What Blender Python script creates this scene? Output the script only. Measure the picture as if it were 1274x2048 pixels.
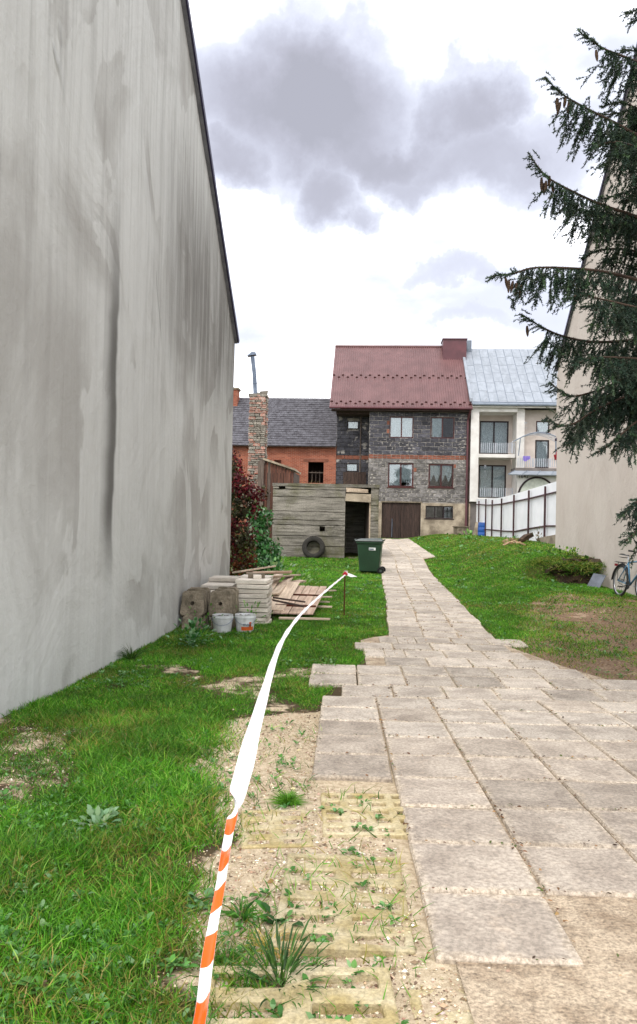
import bpy, bmesh, math, random
import numpy as np
from mathutils import Vector, Matrix, Euler

for o in list(bpy.data.objects): bpy.data.objects.remove(o)
R = math.radians
rnd = random.Random(7)
rng = np.random.default_rng(11)
scene = bpy.context.scene
C = scene.collection

# ------------------------------------------------------------------ camera
FPX = 1500.0                      # focal length in pixels of the 1274 x 2048 frame
PITCH = math.atan(16 / FPX)
ROLL = R(1.2)
CAM = Vector((0, 0, 1.5))
fwd = Vector((0, math.cos(PITCH), math.sin(PITCH)))
r0 = Vector((1, 0, 0)); u0 = Vector((0, -math.sin(PITCH), math.cos(PITCH)))
right = r0 * math.cos(ROLL) + u0 * math.sin(ROLL)
up = u0 * math.cos(ROLL) - r0 * math.sin(ROLL)
cd = bpy.data.cameras.new('camera'); cam = bpy.data.objects.new('camera', cd); C.objects.link(cam)
m = Matrix((right, up, -fwd)).transposed().to_4x4(); m.translation = CAM
cam.matrix_world = m
cd.sensor_fit = 'VERTICAL'; cd.sensor_height = 36; cd.lens = 36 * FPX / 2048
cd.clip_start = 0.05; cd.clip_end = 2000
scene.camera = cam

# ------------------------------------------------------------------ sky
SUN_EL, SUN_AZ = R(52), R(200)     # azimuth clockwise from +Y: behind the camera, a little to the left
sun_dir = Vector((math.sin(SUN_AZ) * math.cos(SUN_EL), math.cos(SUN_AZ) * math.cos(SUN_EL), math.sin(SUN_EL)))
world = bpy.data.worlds.new('World'); scene.world = world; world.use_nodes = True
nt = world.node_tree; N = nt.nodes; L = nt.links; N.clear()
def wn(t, **k):
    n = N.new(t)
    for a, b in k.items(): setattr(n, a, b)
    return n
def wmath(op, a, b=None, c=None, clamp=False):
    n = wn('ShaderNodeMath', operation=op); n.use_clamp = clamp
    for i, v in enumerate((a, b, c)):
        if v is None: continue
        if isinstance(v, (int, float)): n.inputs[i].default_value = v
        else: L.new(v, n.inputs[i])
    return n.outputs[0]
out = wn('ShaderNodeOutputWorld')
sky = wn('ShaderNodeTexSky', sky_type='NISHITA'); sky.sun_disc = False
sky.sun_elevation = SUN_EL; sky.sun_rotation = SUN_AZ; sky.air_density = 1.2; sky.dust_density = 1.5
bg1 = wn('ShaderNodeBackground'); bg1.inputs[1].default_value = 0.15
L.new(sky.outputs[0], bg1.inputs[0])
tc = wn('ShaderNodeTexCoord')
warp = wn('ShaderNodeTexNoise'); warp.inputs['Scale'].default_value = 3.2; warp.inputs['Detail'].default_value = 7
warp.inputs['Roughness'].default_value = .62
L.new(tc.outputs['Generated'], warp.inputs['Vector'])
wsub = wn('ShaderNodeVectorMath', operation='SUBTRACT'); L.new(warp.outputs['Color'], wsub.inputs[0]); wsub.inputs[1].default_value = (.5, .5, .5)
wsc = wn('ShaderNodeVectorMath', operation='SCALE'); L.new(wsub.outputs[0], wsc.inputs[0]); wsc.inputs['Scale'].default_value = .27
wadd = wn('ShaderNodeVectorMath', operation='ADD'); L.new(tc.outputs['Generated'], wadd.inputs[0]); L.new(wsc.outputs[0], wadd.inputs[1])
def skydir(px, py):
    d = right * ((px - 637) / FPX) + up * ((1024 - py) / FPX) + fwd
    return d.normalized()
# the grey cloud bank in front plus the same kind of cloud all round the sky
blobs = [((650, 225), (.150, .095), 1.0), ((520, 220), (.09, .07), .65), ((780, 290), (.12, .05), .9), ((930, 205), (.062, .062), .85), ((960, 310), (.11, .055), .65),
         ((500, 345), (.05, .035), .75), ((690, 390), (.062, .042), .85), ((760, 430), (.04, .02), .55), ((860, 355), (.06, .03), .6), ((1060, 290), (.07, .06), .45),
         ((930, 545), (.08, .022), .38), ((960, 625), (.07, .02), .34), ((640, 30), (.06, .05), .25), ((560, 500), (.07, .02), .22)]
acc = None
for (px, py), (sx, sz), amp in blobs:
    c = skydir(px - 5, py + 12)
    s1 = wn('ShaderNodeVectorMath', operation='SUBTRACT'); L.new(wadd.outputs[0], s1.inputs[0]); s1.inputs[1].default_value = c
    s2 = wn('ShaderNodeVectorMath', operation='MULTIPLY'); L.new(s1.outputs[0], s2.inputs[0]); s2.inputs[1].default_value = (1.12 / sx, .65 / sx, 1.12 / sz)
    ln = wn('ShaderNodeVectorMath', operation='LENGTH'); L.new(s2.outputs[0], ln.inputs[0])
    mr = wn('ShaderNodeMapRange', interpolation_type='SMOOTHSTEP'); L.new(ln.outputs['Value'], mr.inputs[0])
    mr.inputs[1].default_value = 1.5; mr.inputs[2].default_value = .2; mr.inputs[3].default_value = 0; mr.inputs[4].default_value = amp
    acc = mr.outputs[0] if acc is None else wmath('MAXIMUM', acc, mr.outputs[0])
n2 = wn('ShaderNodeTexNoise'); n2.inputs['Scale'].default_value = 2.2; n2.inputs['Detail'].default_value = 8; n2.inputs['Roughness'].default_value = .55
mp = wn('ShaderNodeMapping'); mp.inputs['Scale'].default_value = (1, 1, 2.4); mp.inputs['Location'].default_value = (3.1, 7.7, 1.3)
L.new(tc.outputs['Generated'], mp.inputs[0]); L.new(mp.outputs[0], n2.inputs['Vector'])
gen = wn('ShaderNodeMapRange', interpolation_type='SMOOTHSTEP'); L.new(n2.outputs[0], gen.inputs[0])
gen.inputs[1].default_value = .47; gen.inputs[2].default_value = .72; gen.inputs[3].default_value = 0; gen.inputs[4].default_value = .28
dark = wmath('MAXIMUM', acc, gen.outputs[0])
n3 = wn('ShaderNodeTexNoise'); n3.inputs['Scale'].default_value = 9; n3.inputs['Detail'].default_value = 6
L.new(wadd.outputs[0], n3.inputs['Vector'])
dark = wmath('MULTIPLY', dark, wmath('ADD', wmath('MULTIPLY', n3.outputs[0], .7), .68), clamp=True)
ramp = wn('ShaderNodeValToRGB'); L.new(dark, ramp.inputs[0])
e = ramp.color_ramp.elements
e[0].position = 0; e[0].color = (1.95, 1.95, 2.0, 1)
e[1].position = 1; e[1].color = (.375, .375, .43, 1)
for p, c in ((.10, (1.02, 1.05, 1.14)), (.26, (.70, .725, .84)), (.55, (.52, .53, .62)), (.8, (.43, .43, .50))):
    k = e.new(p); k.color = (*c, 1)
bg2 = wn('ShaderNodeBackground'); bg2.inputs[1].default_value = 1.0; L.new(ramp.outputs[0], bg2.inputs[0])
mix = wn('ShaderNodeMixShader'); mix.inputs[0].default_value = .93
L.new(bg1.outputs[0], mix.inputs[1]); L.new(bg2.outputs[0], mix.inputs[2]); L.new(mix.outputs[0], out.inputs[0])
# ------------------------------------------------------------------ sun, exposure
sl = bpy.data.lights.new('sun', 'SUN'); sl.energy = 1.5; sl.angle = R(14); sl.color = (1, .95, .88)
so = bpy.data.objects.new('sun', sl); C.objects.link(so); so.location = (0, -20, 30)
so.rotation_euler = (-sun_dir).to_track_quat('-Z', 'Y').to_euler()
vs = scene.view_settings; vs.view_transform = 'Standard'; vs.look = 'None'; vs.exposure = 0.42; vs.gamma = 1.0; vs.use_curve_mapping = False
scene.render.engine = 'CYCLES'
cy = scene.cycles; cy.use_denoising = True; cy.max_bounces = 6; cy.diffuse_bounces = 3; cy.glossy_bounces = 3; cy.transparent_max_bounces = 12; cy.transmission_bounces = 4
cy.sample_clamp_indirect = 6

# ------------------------------------------------------------------ helpers: picture <-> place
def ray(px, py):
    return right * ((px - 637) / FPX) + up * ((1024 - py) / FPX) + fwd
def W(px, py, Y):
    d = ray(px, py); return CAM + d * (Y / d.y)
def smooth(a, b, x):
    t = np.clip((np.asarray(x, float) - a) / (b - a), 0, 1); return t * t * (3 - 2 * t)
def _h(i, j, s):
    v = np.sin(i * 127.1 + j * 311.7 + s * 74.7) * 43758.5453; return v - np.floor(v)
def vnoise(x, y, s=0):
    x = np.asarray(x, float); y = np.asarray(y, float)
    i = np.floor(x); j = np.floor(y); fx = x - i; fy = y - j
    fx = fx * fx * (3 - 2 * fx); fy = fy * fy * (3 - 2 * fy)
    return (_h(i, j, s) * (1 - fx) + _h(i + 1, j, s) * fx) * (1 - fy) + (_h(i, j + 1, s) * (1 - fx) + _h(i + 1, j + 1, s) * fx) * fy
def fbm(x, y, s=0, o=4):
    r = 0; a = .5; t = 0
    for k in range(o):
        r = r + a * vnoise(np.asarray(x) * 2 ** k, np.asarray(y) * 2 ** k, s + k); t += a; a *= .5
    return r / t
DY = [-30, 0, 2.5, 4, 7.2, 10.7, 15, 20, 23, 27, 33, 45, 60, 400]
DD = [1.3, 1.42, 1.48, 1.55, 1.69, 1.66, 1.63, 1.60, 1.55, 1.34, 1.22, 1.0, .95, .9]
AY = [0, 8, 13, 17, 20, 25, 30, 36, 42, 50, 80]
AA = [0, .04, .08, .42, .74, .74, .68, .5, .34, .3, 0]
def gz(x, y, rough=True):
    x = np.asarray(x, float); y = np.asarray(y, float)
    z = 1.5 - np.interp(y, DY, DD)
    # the rise on the right, with an undercut bank near the right-hand house
    k = smooth(4.6, 5.7, x) * (1 - smooth(24, 27, y))
    A = np.interp(y, AY, AA)
    bank = .14 * smooth(8, 15, y) + .64 * smooth(18.7, 19.5, y)
    A2 = A * (1 - k) + bank * k
    lat = smooth(np.interp(y, [0, 12, 20, 45], [3.0, 3.0, 3.4, 4.6]), np.interp(y, [0, 12, 20, 30, 45], [6.5, 6.2, 6.0, 7.4, 7.6]), x)
    z = z + A2 * lat
    if rough:
        z = z + (fbm(x * 1.3, y * 1.3, 3) - .5) * .07 * (1 - path_mask(x, y)) + (fbm(x * 9, y * 9, 5, 2) - .5) * .018
    return z
# path centre and width along Y
PL_Y = [2, 7.2, 10.7, 15.5, 23, 27.3, 40, 45]
PL_X = [.40, .56, 1.03, 1.42, 1.95, 2.30, 3.02, 3.3]
PR_Y = [2, 7.2, 8.8, 10.4, 15.5, 23, 27, 27.4, 40, 45]
PR_X = [4.2, 3.6, 2.95, 2.55, 2.92, 3.48, 3.85, 4.3, 5.05, 5.4]
def path_mask(x, y):
    l = np.interp(y, [1.8, 4.2, 4.5, 7, 8, 9, 10.5, 10.9] + PL_Y[3:], [.40, .42, .03, .06, .3, .58, .64, 1.05] + PL_X[3:])
    r_ = np.interp(y, PR_Y, PR_X)
    return smooth(-.06, .04, x - l) * smooth(-.06, .04, r_ - x) * (y > 1.0) * (y < 43.3)

# ------------------------------------------------------------------ helpers: objects
def lin(c):
    if isinstance(c, str):
        c = [int(c[i:i + 2], 16) / 255 for i in (0, 2, 4)]
        return tuple(v / 12.92 if v <= .04045 else ((v + .055) / 1.055) ** 2.4 for v in c)
    return tuple(c)
def tag(o, label=None, cat=None, group=None, kind=None):
    if label: o['label'] = label
    if cat: o['category'] = cat
    if group: o['group'] = group
    if kind: o['kind'] = kind
    return o
def thing(name, label, cat, loc=(0, 0, 0), rotz=0, group=None):
    o = bpy.data.objects.new(name, None); C.objects.link(o); o.empty_display_size = .1
    o.location = loc; o.rotation_euler = (0, 0, rotz)
    return tag(o, label, cat, group)
class MB:
    def __init__(s): s.v = []; s.f = []; s.mi = []
    def add(s, vs, fs, mi=0):
        b = len(s.v); s.v += [tuple(v) for v in vs]; s.f += [tuple(i + b for i in f) for f in fs]; s.mi += [mi] * len(fs); return s
    def box(s, c, d, rot=None, mi=0, jit=0):
        x, y, z = [k / 2 for k in d]
        P = [Vector((sx * x, sy * y, sz * z)) for sz in (-1, 1) for sx, sy in ((-1, -1), (1, -1), (1, 1), (-1, 1))]
        if jit: P = [p + Vector([rnd.uniform(-jit, jit) for _ in range(3)]) for p in P]
        if rot is not None:
            M_ = rot if isinstance(rot, Matrix) else Euler(rot).to_matrix()
            P = [M_ @ p for p in P]
        c = Vector(c)
        return s.add([p + c for p in P], [(0, 3, 2, 1), (4, 5, 6, 7), (0, 1, 5, 4), (1, 2, 6, 5), (2, 3, 7, 6), (3, 0, 4, 7)], mi)
    def bb(s, x0, x1, y0, y1, z0, z1, mi=0):
        return s.box(((x0 + x1) / 2, (y0 + y1) / 2, (z0 + z1) / 2), (abs(x1 - x0), abs(y1 - y0), abs(z1 - z0)), None, mi)
    def tube(s, pts, rad, n=8, cap=True, mi=0):
        pts = [Vector(p) for p in pts]; k = len(pts)
        if isinstance(rad, (int, float)): rad = [rad] * k
        b = []; ref = None
        for i, p in enumerate(pts):
            t = (pts[min(i + 1, k - 1)] - pts[max(i - 1, 0)]).normalized()
            if ref is None: ref = t.orthogonal().normalized()
            ref = (ref - t * ref.dot(t)).normalized(); q = t.cross(ref)
            b += [p + (ref * math.cos(2 * math.pi * j / n) + q * math.sin(2 * math.pi * j / n)) * rad[i] for j in range(n)]
        f = [(i * n + j, i * n + (j + 1) % n, (i + 1) * n + (j + 1) % n, (i + 1) * n + j) for i in range(k - 1) for j in range(n)]
        if cap: f += [tuple(range(n - 1, -1, -1)), tuple(range((k - 1) * n, k * n))]
        return s.add(b, f, mi)
    def lathe(s, prof, n=24, c=(0, 0, 0), mi=0, M_=None, closed=False):
        c = Vector(c); b = []; k = len(prof)
        for r_, z in prof:
            for j in range(n):
                p = Vector((r_ * math.cos(2 * math.pi * j / n), r_ * math.sin(2 * math.pi * j / n), z))
                if M_ is not None: p = M_ @ p
                b.append(p + c)
        f = [(i * n + j, i * n + (j + 1) % n, ((i + 1) % k) * n + (j + 1) % n, ((i + 1) % k) * n + j) for i in range(k if closed else k - 1) for j in range(n)]
        return s.add(b, f, mi)
    def prism(s, poly, axis_vec, mi=0):
        n = len(poly); a = [Vector(p) for p in poly]; d = Vector(axis_vec)
        return s.add(a + [p + d for p in a], [tuple(range(n - 1, -1, -1)), tuple(range(n, 2 * n))] + [(i, (i + 1) % n, n + (i + 1) % n, n + i) for i in range(n)], mi)
    def grid(s, nx, ny, fn, mi=0):
        b = [fn(i / nx, j / ny) for j in range(ny + 1) for i in range(nx + 1)]
        return s.add(b, [(j * (nx + 1) + i, j * (nx + 1) + i + 1, (j + 1) * (nx + 1) + i + 1, (j + 1) * (nx + 1) + i) for j in range(ny) for i in range(nx)], mi)
    def wall(s, x0, x1, z0, z1, y0, y1, holes=(), mi=0):
        """upright wall in the local xz plane between depths y0 < y1 with rectangular openings (x0,x1,z0,z1)"""
        xs = sorted({x0, x1, *[min(max(v, x0), x1) for h in holes for v in h[:2]]}); zs = sorted({z0, z1, *[min(max(v, z0), z1) for h in holes for v in h[2:4]]})
        def solid(i, j):
            if not (0 <= i < len(xs) - 1 and 0 <= j < len(zs) - 1): return False
            cx = (xs[i] + xs[i + 1]) / 2; cz = (zs[j] + zs[j + 1]) / 2
            return not any(h[0] < cx < h[1] and h[2] < cz < h[3] for h in holes)
        for i in range(len(xs) - 1):
            for j in range(len(zs) - 1):
                if not solid(i, j): continue
                a, b, c, d = xs[i], xs[i + 1], zs[j], zs[j + 1]
                s.add([(a, y0, c), (b, y0, c), (b, y0, d), (a, y0, d)], [(0, 1, 2, 3)], mi)
                s.add([(a, y1, c), (b, y1, c), (b, y1, d), (a, y1, d)], [(3, 2, 1, 0)], mi)
                if not solid(i - 1, j): s.add([(a, y0, c), (a, y1, c), (a, y1, d), (a, y0, d)], [(3, 2, 1, 0)], mi)
                if not solid(i + 1, j): s.add([(b, y0, c), (b, y1, c), (b, y1, d), (b, y0, d)], [(0, 1, 2, 3)], mi)
                if not solid(i, j - 1): s.add([(a, y0, c), (b, y0, c), (b, y1, c), (a, y1, c)], [(3, 2, 1, 0)], mi)
                if not solid(i, j + 1): s.add([(a, y0, d), (b, y0, d), (b, y1, d), (a, y1, d)], [(0, 1, 2, 3)], mi)
        return s
    def build(s, name, mats, parent=None, smooth_=False, loc=None, bevel=0):
        """one mesh object; under a parent the vertices are in the parent's own frame"""
        if loc is None and parent is None and s.v:
            a = np.array(s.v); loc = ((a[:, 0].min() + a[:, 0].max()) / 2, (a[:, 1].min() + a[:, 1].max()) / 2, a[:, 2].min())
        if loc is None: loc = (0, 0, 0)
        me = bpy.data.meshes.new(name)
        me.from_pydata([(v[0] - loc[0], v[1] - loc[1], v[2] - loc[2]) for v in s.v], [], s.f)
        for m_ in (mats if isinstance(mats, (list, tuple)) else [mats]): me.materials.append(m_)
        if any(s.mi): me.polygons.foreach_set('material_index', s.mi)
        if bevel:
            bm = bmesh.new(); bm.from_mesh(me); bmesh.ops.remove_doubles(bm, verts=bm.verts, dist=1e-5)
            bmesh.ops.bevel(bm, geom=[e_ for e_ in bm.edges], offset=bevel, segments=1, affect='EDGES'); bm.to_mesh(me); bm.free()
        if smooth_: me.polygons.foreach_set('use_smooth', [True] * len(me.polygons))
        me.update()
        o = bpy.data.objects.new(name, me); C.objects.link(o); o.location = loc
        if parent: o.parent = parent
        return o
def inst(name, me, parent, loc, scale=(1, 1, 1), rot=(0, 0, 0)):
    o = bpy.data.objects.new(name, me); C.objects.link(o); o.parent = parent
    o.location = loc; o.scale = scale; o.rotation_euler = rot; return o
def unit_block(name, mat, n=4, ch=.06, jit=.03, seed=1):
    """n uneven chamfered unit boxes (centre at origin, size 1) that alike pieces share"""
    r_ = random.Random(seed); res = []
    for k in range(n):
        bm = bmesh.new(); bmesh.ops.create_cube(bm, size=1)
        bmesh.ops.bevel(bm, geom=list(bm.edges), offset=ch, segments=1, affect='EDGES')
        for v in bm.verts: v.co += Vector([r_.uniform(-jit, jit) for _ in range(3)])
        me = bpy.data.meshes.new(name); bm.to_mesh(me); bm.free(); me.materials.append(mat); res.append(me)
    return res
def np_mesh(name, V, F, mats, parent=None, tint=None, loc=(0, 0, 0), smooth_=False):
    """V (n,3), F (m,3) triangles, tint (n,3) vertex colours of the leaves themselves"""
    V = np.asarray(V, np.float32) - np.asarray(loc, np.float32)
    me = bpy.data.meshes.new(name); me.vertices.add(len(V)); me.vertices.foreach_set('co', V.ravel())
    F = np.asarray(F, np.int32); k = F.shape[1]
    me.loops.add(F.size); me.loops.foreach_set('vertex_index', F.ravel())
    me.polygons.add(len(F)); me.polygons.foreach_set('loop_start', np.arange(0, F.size, k, dtype=np.int32))
    try: me.polygons.foreach_set('loop_total', np.full(len(F), k, np.int32))
    except Exception: pass
    if smooth_: me.polygons.foreach_set('use_smooth', np.ones(len(F), bool))
    if tint is not None:
        a = me.color_attributes.new('tint', 'FLOAT_COLOR', 'POINT')
        t4 = np.ones((len(V), 4), np.float32); t4[:, :3] = tint; a.data.foreach_set('color', t4.ravel())
    for m_ in (mats if isinstance(mats, (list, tuple)) else [mats]): me.materials.append(m_)
    me.update(); me.validate()
    o = bpy.data.objects.new(name, me); C.objects.link(o); o.location = loc
    if parent: o.parent = parent
    return o
def text_mesh(body, size, name, mat, parent, M_):
    cu = bpy.data.curves.new('t', 'FONT'); cu.body = body; cu.size = size; cu.extrude = .003; cu.align_x = 'CENTER'; cu.align_y = 'CENTER'
    t = bpy.data.objects.new('t', cu); C.objects.link(t)
    me = bpy.data.meshes.new_from_object(t.evaluated_get(bpy.context.evaluated_depsgraph_get())); bpy.data.objects.remove(t)
    me.name = name; me.materials.clear(); me.materials.append(mat)
    o = bpy.data.objects.new(name, me); C.objects.link(o); o.parent = parent; o.matrix_local = M_; return o

# ------------------------------------------------------------------ materials
class NT:
    def __init__(s, name):
        s.m = bpy.data.materials.new(name); s.m.use_nodes = True; s.t = s.m.node_tree; s.N = s.t.nodes; s.L = s.t.links
        s.b = s.N['Principled BSDF']; s.out = s.N['Material Output']
    def n(s, t, **k):
        x = s.N.new(t)
        for a, b in k.items():
            if a.startswith('i_'):
                key = a[2:]; s.set(x.inputs[int(key)] if key.isdigit() else x.inputs[key.replace('_', ' ')], b)
            else: setattr(x, a, b)
        return x
    def set(s, sock, v):
        if hasattr(v, 'is_output'): s.L.new(v, sock)
        else: sock.default_value = v
    def math(s, op, a, b=None, c=None, clamp=False):
        x = s.n('ShaderNodeMath', operation=op); x.use_clamp = clamp
        for i, v in enumerate((a, b, c)):
            if v is not None: s.set(x.inputs[i], v)
        return x.outputs[0]
    def coord(s, kind='Object', scale=(1, 1, 1), rand=True):
        v = s.n('ShaderNodeTexCoord').outputs[kind]
        if rand:
            oi = s.n('ShaderNodeObjectInfo'); k = s.math('MULTIPLY', oi.outputs['Random'], 57.0)
            a = s.n('ShaderNodeVectorMath', operation='ADD'); s.L.new(v, a.inputs[0]); s.L.new(k, a.inputs[1]); v = a.outputs[0]
        if tuple(scale) != (1, 1, 1):
            a = s.n('ShaderNodeVectorMath', operation='MULTIPLY'); s.L.new(v, a.inputs[0]); a.inputs[1].default_value = scale; v = a.outputs[0]
        return v
    def noise(s, vec, scale, detail=5, rough=.55, dist=0):
        x = s.n('ShaderNodeTexNoise'); s.L.new(vec, x.inputs['Vector']); x.inputs['Scale'].default_value = scale
        x.inputs['Detail'].default_value = detail; x.inputs['Roughness'].default_value = rough; x.inputs['Distortion'].default_value = dist
        return x.outputs[0]
    def rng(s, v, a, b, c=0., d=1., sm=True):
        x = s.n('ShaderNodeMapRange', interpolation_type='SMOOTHSTEP' if sm else 'LINEAR'); s.set(x.inputs[0], v)
        for i, k in enumerate((a, b, c, d)): s.set(x.inputs[i + 1], k)
        return x.outputs[0]
    def mix(s, f, a, b, mode='MIX'):
        x = s.n('ShaderNodeMix', data_type='RGBA', blend_type=mode); s.set(x.inputs[0], f)
        for i, v in ((6, a), (7, b)): s.set(x.inputs[i], (*v, 1) if isinstance(v, tuple) and len(v) == 3 else v)
        return x.outputs[2]
    def bump(s, h, strength=.3, dist=.01, prev=None):
        x = s.n('ShaderNodeBump'); x.inputs['Strength'].default_value = strength; x.inputs['Distance'].default_value = dist; s.L.new(h, x.inputs['Height'])
        if prev is not None: s.L.new(prev, x.inputs['Normal'])
        return x.outputs[0]
    def done(s, col, rough=.85, nrm=None, spec=.3, metal=0.):
        s.set(s.b.inputs['Base Color'], (*col, 1) if isinstance(col, tuple) and len(col) == 3 else col); s.set(s.b.inputs['Roughness'], rough)
        s.b.inputs['Specular IOR Level'].default_value = spec; s.b.inputs['Metallic'].default_value = metal
        if nrm is not None: s.L.new(nrm, s.b.inputs['Normal'])
        return s.m
def mat(name, c1, c2=None, scale=4, stretch=(1, 1, 1), rough=.85, bump=.3, bscale=60, bdist=.01, spec=.3, metal=0., rand=.12, speck=.18, kind='Object'):
    t = NT(name); c1 = lin(c1); c2 = lin(c2) if c2 else tuple(v * .6 for v in c1)
    v = t.coord(kind, stretch); n1 = t.noise(v, scale, 6, .6); f = t.rng(n1, .32, .68)
    col = t.mix(f, c2, c1)
    n2 = t.noise(v, bscale, 3, .7)
    col = t.mix(1., col, t.mix(t.rng(n2, .3, .7, sm=False), (1 - speck,) * 3, (1 + speck,) * 3), 'MULTIPLY')
    if rand:
        oi = t.n('ShaderNodeObjectInfo'); k = t.rng(oi.outputs['Random'], 0, 1, 1 - rand, 1 + rand, False)
        cc = t.n('ShaderNodeCombineColor'); [t.L.new(k, cc.inputs[i]) for i in range(3)]
        col = t.mix(1., col, cc.outputs[0], 'MULTIPLY')
    h = t.math('ADD', t.math('MULTIPLY', n1, 1.2), n2)
    return t.done(col, rough, t.bump(h, bump, bdist) if bump else None, spec, metal)
# ---- plaster of the big left gable: float marks, rain streaks, damp patches, one dark run-off stain
def plaster(name, base, dark_, light, stain_x=None, streak=.55, patch=.5):
    t = NT(name); base, dark_, light = lin(base), lin(dark_), lin(light)
    v = t.coord('Object', rand=False)
    sep = t.n('ShaderNodeSeparateXYZ'); t.L.new(v, sep.inputs[0]); X, Z = sep.outputs[0], sep.outputs[2]
    vs_ = t.coord('Object', (2.6, 2.6, .12), rand=False); s1 = t.noise(vs_, 2.2, 6, .65, .15)
    vs2 = t.coord('Object', (9, 9, .22), rand=False); s2 = t.noise(vs2, 1.6, 5, .6)
    big = t.noise(t.coord('Object', (.55, .55, .42), rand=False), 1.2, 5, .55, .5)
    pat = t.noise(t.coord('Object', (.9, .9, .55), rand=False), .9, 6, .5, 1.2)
    wash = t.noise(v, 7, 6, .7)
    col = t.mix(t.rng(big, .35, .65), base, light)
    col = t.mix(t.math('MULTIPLY', t.rng(pat, .50, .53), patch), col, light)
    up_ = t.rng(Z, 1.0, 7.5, .35, 1.0)
    col = t.mix(t.math('MULTIPLY', t.math('MULTIPLY', t.rng(s1, .42, .72), up_), streak), col, dark_)
    col = t.mix(t.math('MULTIPLY', t.math('MULTIPLY', t.rng(s2, .5, .75), up_), streak * .75), col, dark_)
    low = t.math('MULTIPLY', t.rng(Z, 1.1, .0), t.rng(s1, .35, .62)); col = t.mix(t.math('MULTIPLY', low, .4 * streak), col, tuple(a * .62 for a in base))
    h = t.math('ADD', t.math('MULTIPLY', pat, 2.5), t.math('MULTIPLY', wash, .5))
    if stain_x is not None:
        wob = t.noise(t.coord('Object', (.01, .01, .8), rand=False), 1.0, 3)
        d = t.math('SUBTRACT', X, t.math('ADD', stain_x - .16, t.math('MULTIPLY', wob, .34)))
        a = t.math('MULTIPLY', t.rng(d, -.38, -.02), t.rng(d, .12, .03))
        a = t.math('MULTIPLY', a, t.math('MULTIPLY', t.rng(Z, .9, 2.0, .12, 1), t.rng(Z, 5.9, 3.6)))
        col = t.mix(t.math('MULTIPLY', a, .9), col, tuple(k * .55 for k in dark_))
        # the broad grey weather stain high up near the far end
        e_ = t.math('MULTIPLY', t.rng(X, 5.6, 8.6), t.math('MULTIPLY', t.rng(Z, 3.2, 5.0), t.rng(Z, 8.5, 5.5)))
        col = t.mix(t.math('MULTIPLY', e_, t.rng(s1, .25, .6, .25, .8)), col, tuple(k * .8 for k in dark_))
        # scratches of the float
        for sc_, seed, lo in ((.45, 5.3, .0),):
            cv = t.n('ShaderNodeVectorMath', operation='ADD'); t.L.new(t.coord('Object', (sc_, 1, sc_ * .35), rand=False), cv.inputs[0]); cv.inputs[1].default_value = (seed, 0, seed * 2)
            w1 = t.noise(cv.outputs[0], 1.1, 2, .4, .6); line = t.rng(t.math('ABSOLUTE', t.math('SUBTRACT', w1, .47)), .006, .0)
            gate = t.rng(t.noise(cv.outputs[0], 2.7, 2), .62, .67)
            g2 = t.math('MULTIPLY', line, gate); col = t.mix(t.math('MULTIPLY', g2, .3), col, tuple(k * .6 for k in dark_))
            h = t.math('ADD', h, g2)
    nb = t.bump(h, .5, .045); nb = t.bump(t.noise(v, 90, 3, .7), .18, .006, nb)
    return t.done(col, .92, nb, .15)
M = {}
M['wall_left'] = plaster('plaster_weathered', 'A19F9A', '716E69', 'C0C0BC', stain_x=4.95, streak=.34, patch=.8)
M['wall_right'] = plaster('plaster_beige', 'BBB0A6', 'A99E94', 'C2B8AE', None, .13, .3)
M['trim_dark'] = mat('painted_metal_dark', '3A3550', '2C2840', rough=.5, bump=.05, metal=.3)
M['roof_sheet'] = mat('roof_sheet_grey', '77777C', '5D5D62', rough=.6)
def _slab():
    t = NT('concrete_slab'); v = t.coord('Object', (.5, .5, 1)); lv = t.coord('Object', rand=False); sp = t.n('ShaderNodeSeparateXYZ'); t.L.new(lv, sp.inputs[0])
    n1 = t.noise(v, 3.2, 6, .62, .4); n2 = t.noise(v, 46, 4, .75); n3 = t.noise(v, 130, 2, .6); n4 = t.noise(v, 9, 5, .7)
    col = t.mix(t.rng(n1, .3, .7), lin('958B80'), lin('B9AFA2')); col = t.mix(t.math('MULTIPLY', t.rng(n4, .55, .72), .5), col, lin('C4B5A3'))
    edge = t.math('MAXIMUM', t.math('ABSOLUTE', sp.outputs[0]), t.math('ABSOLUTE', sp.outputs[1]))
    dust = t.rng(t.math('ADD', edge, t.math('MULTIPLY', t.math('SUBTRACT', n4, .5), .34)), .40, .52)
    col = t.mix(t.math('MULTIPLY', dust, .7), col, t.mix(t.rng(n2, .3, .7), lin('AB9E8C'), lin('CFC2AF')))
    col = t.mix(1., col, t.mix(t.rng(n2, .32, .68), (.72,) * 3, (1.24,) * 3), 'MULTIPLY'); col = t.mix(t.math('MULTIPLY', t.rng(n3, .64, .7), .55), col, lin('5E5348'))
    oi = t.n('ShaderNodeObjectInfo'); k = t.rng(oi.outputs['Random'], 0, 1, .82, 1.17, False); cc = t.n('ShaderNodeCombineColor'); [t.L.new(k, cc.inputs[i]) for i in range(3)]
    col = t.mix(1., col, cc.outputs[0], 'MULTIPLY'); nb = t.bump(n2, .6, .006); nb = t.bump(n1, .4, .02, nb)
    return t.done(col, .92, nb, .15)
M['slab'] = _slab()
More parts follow.
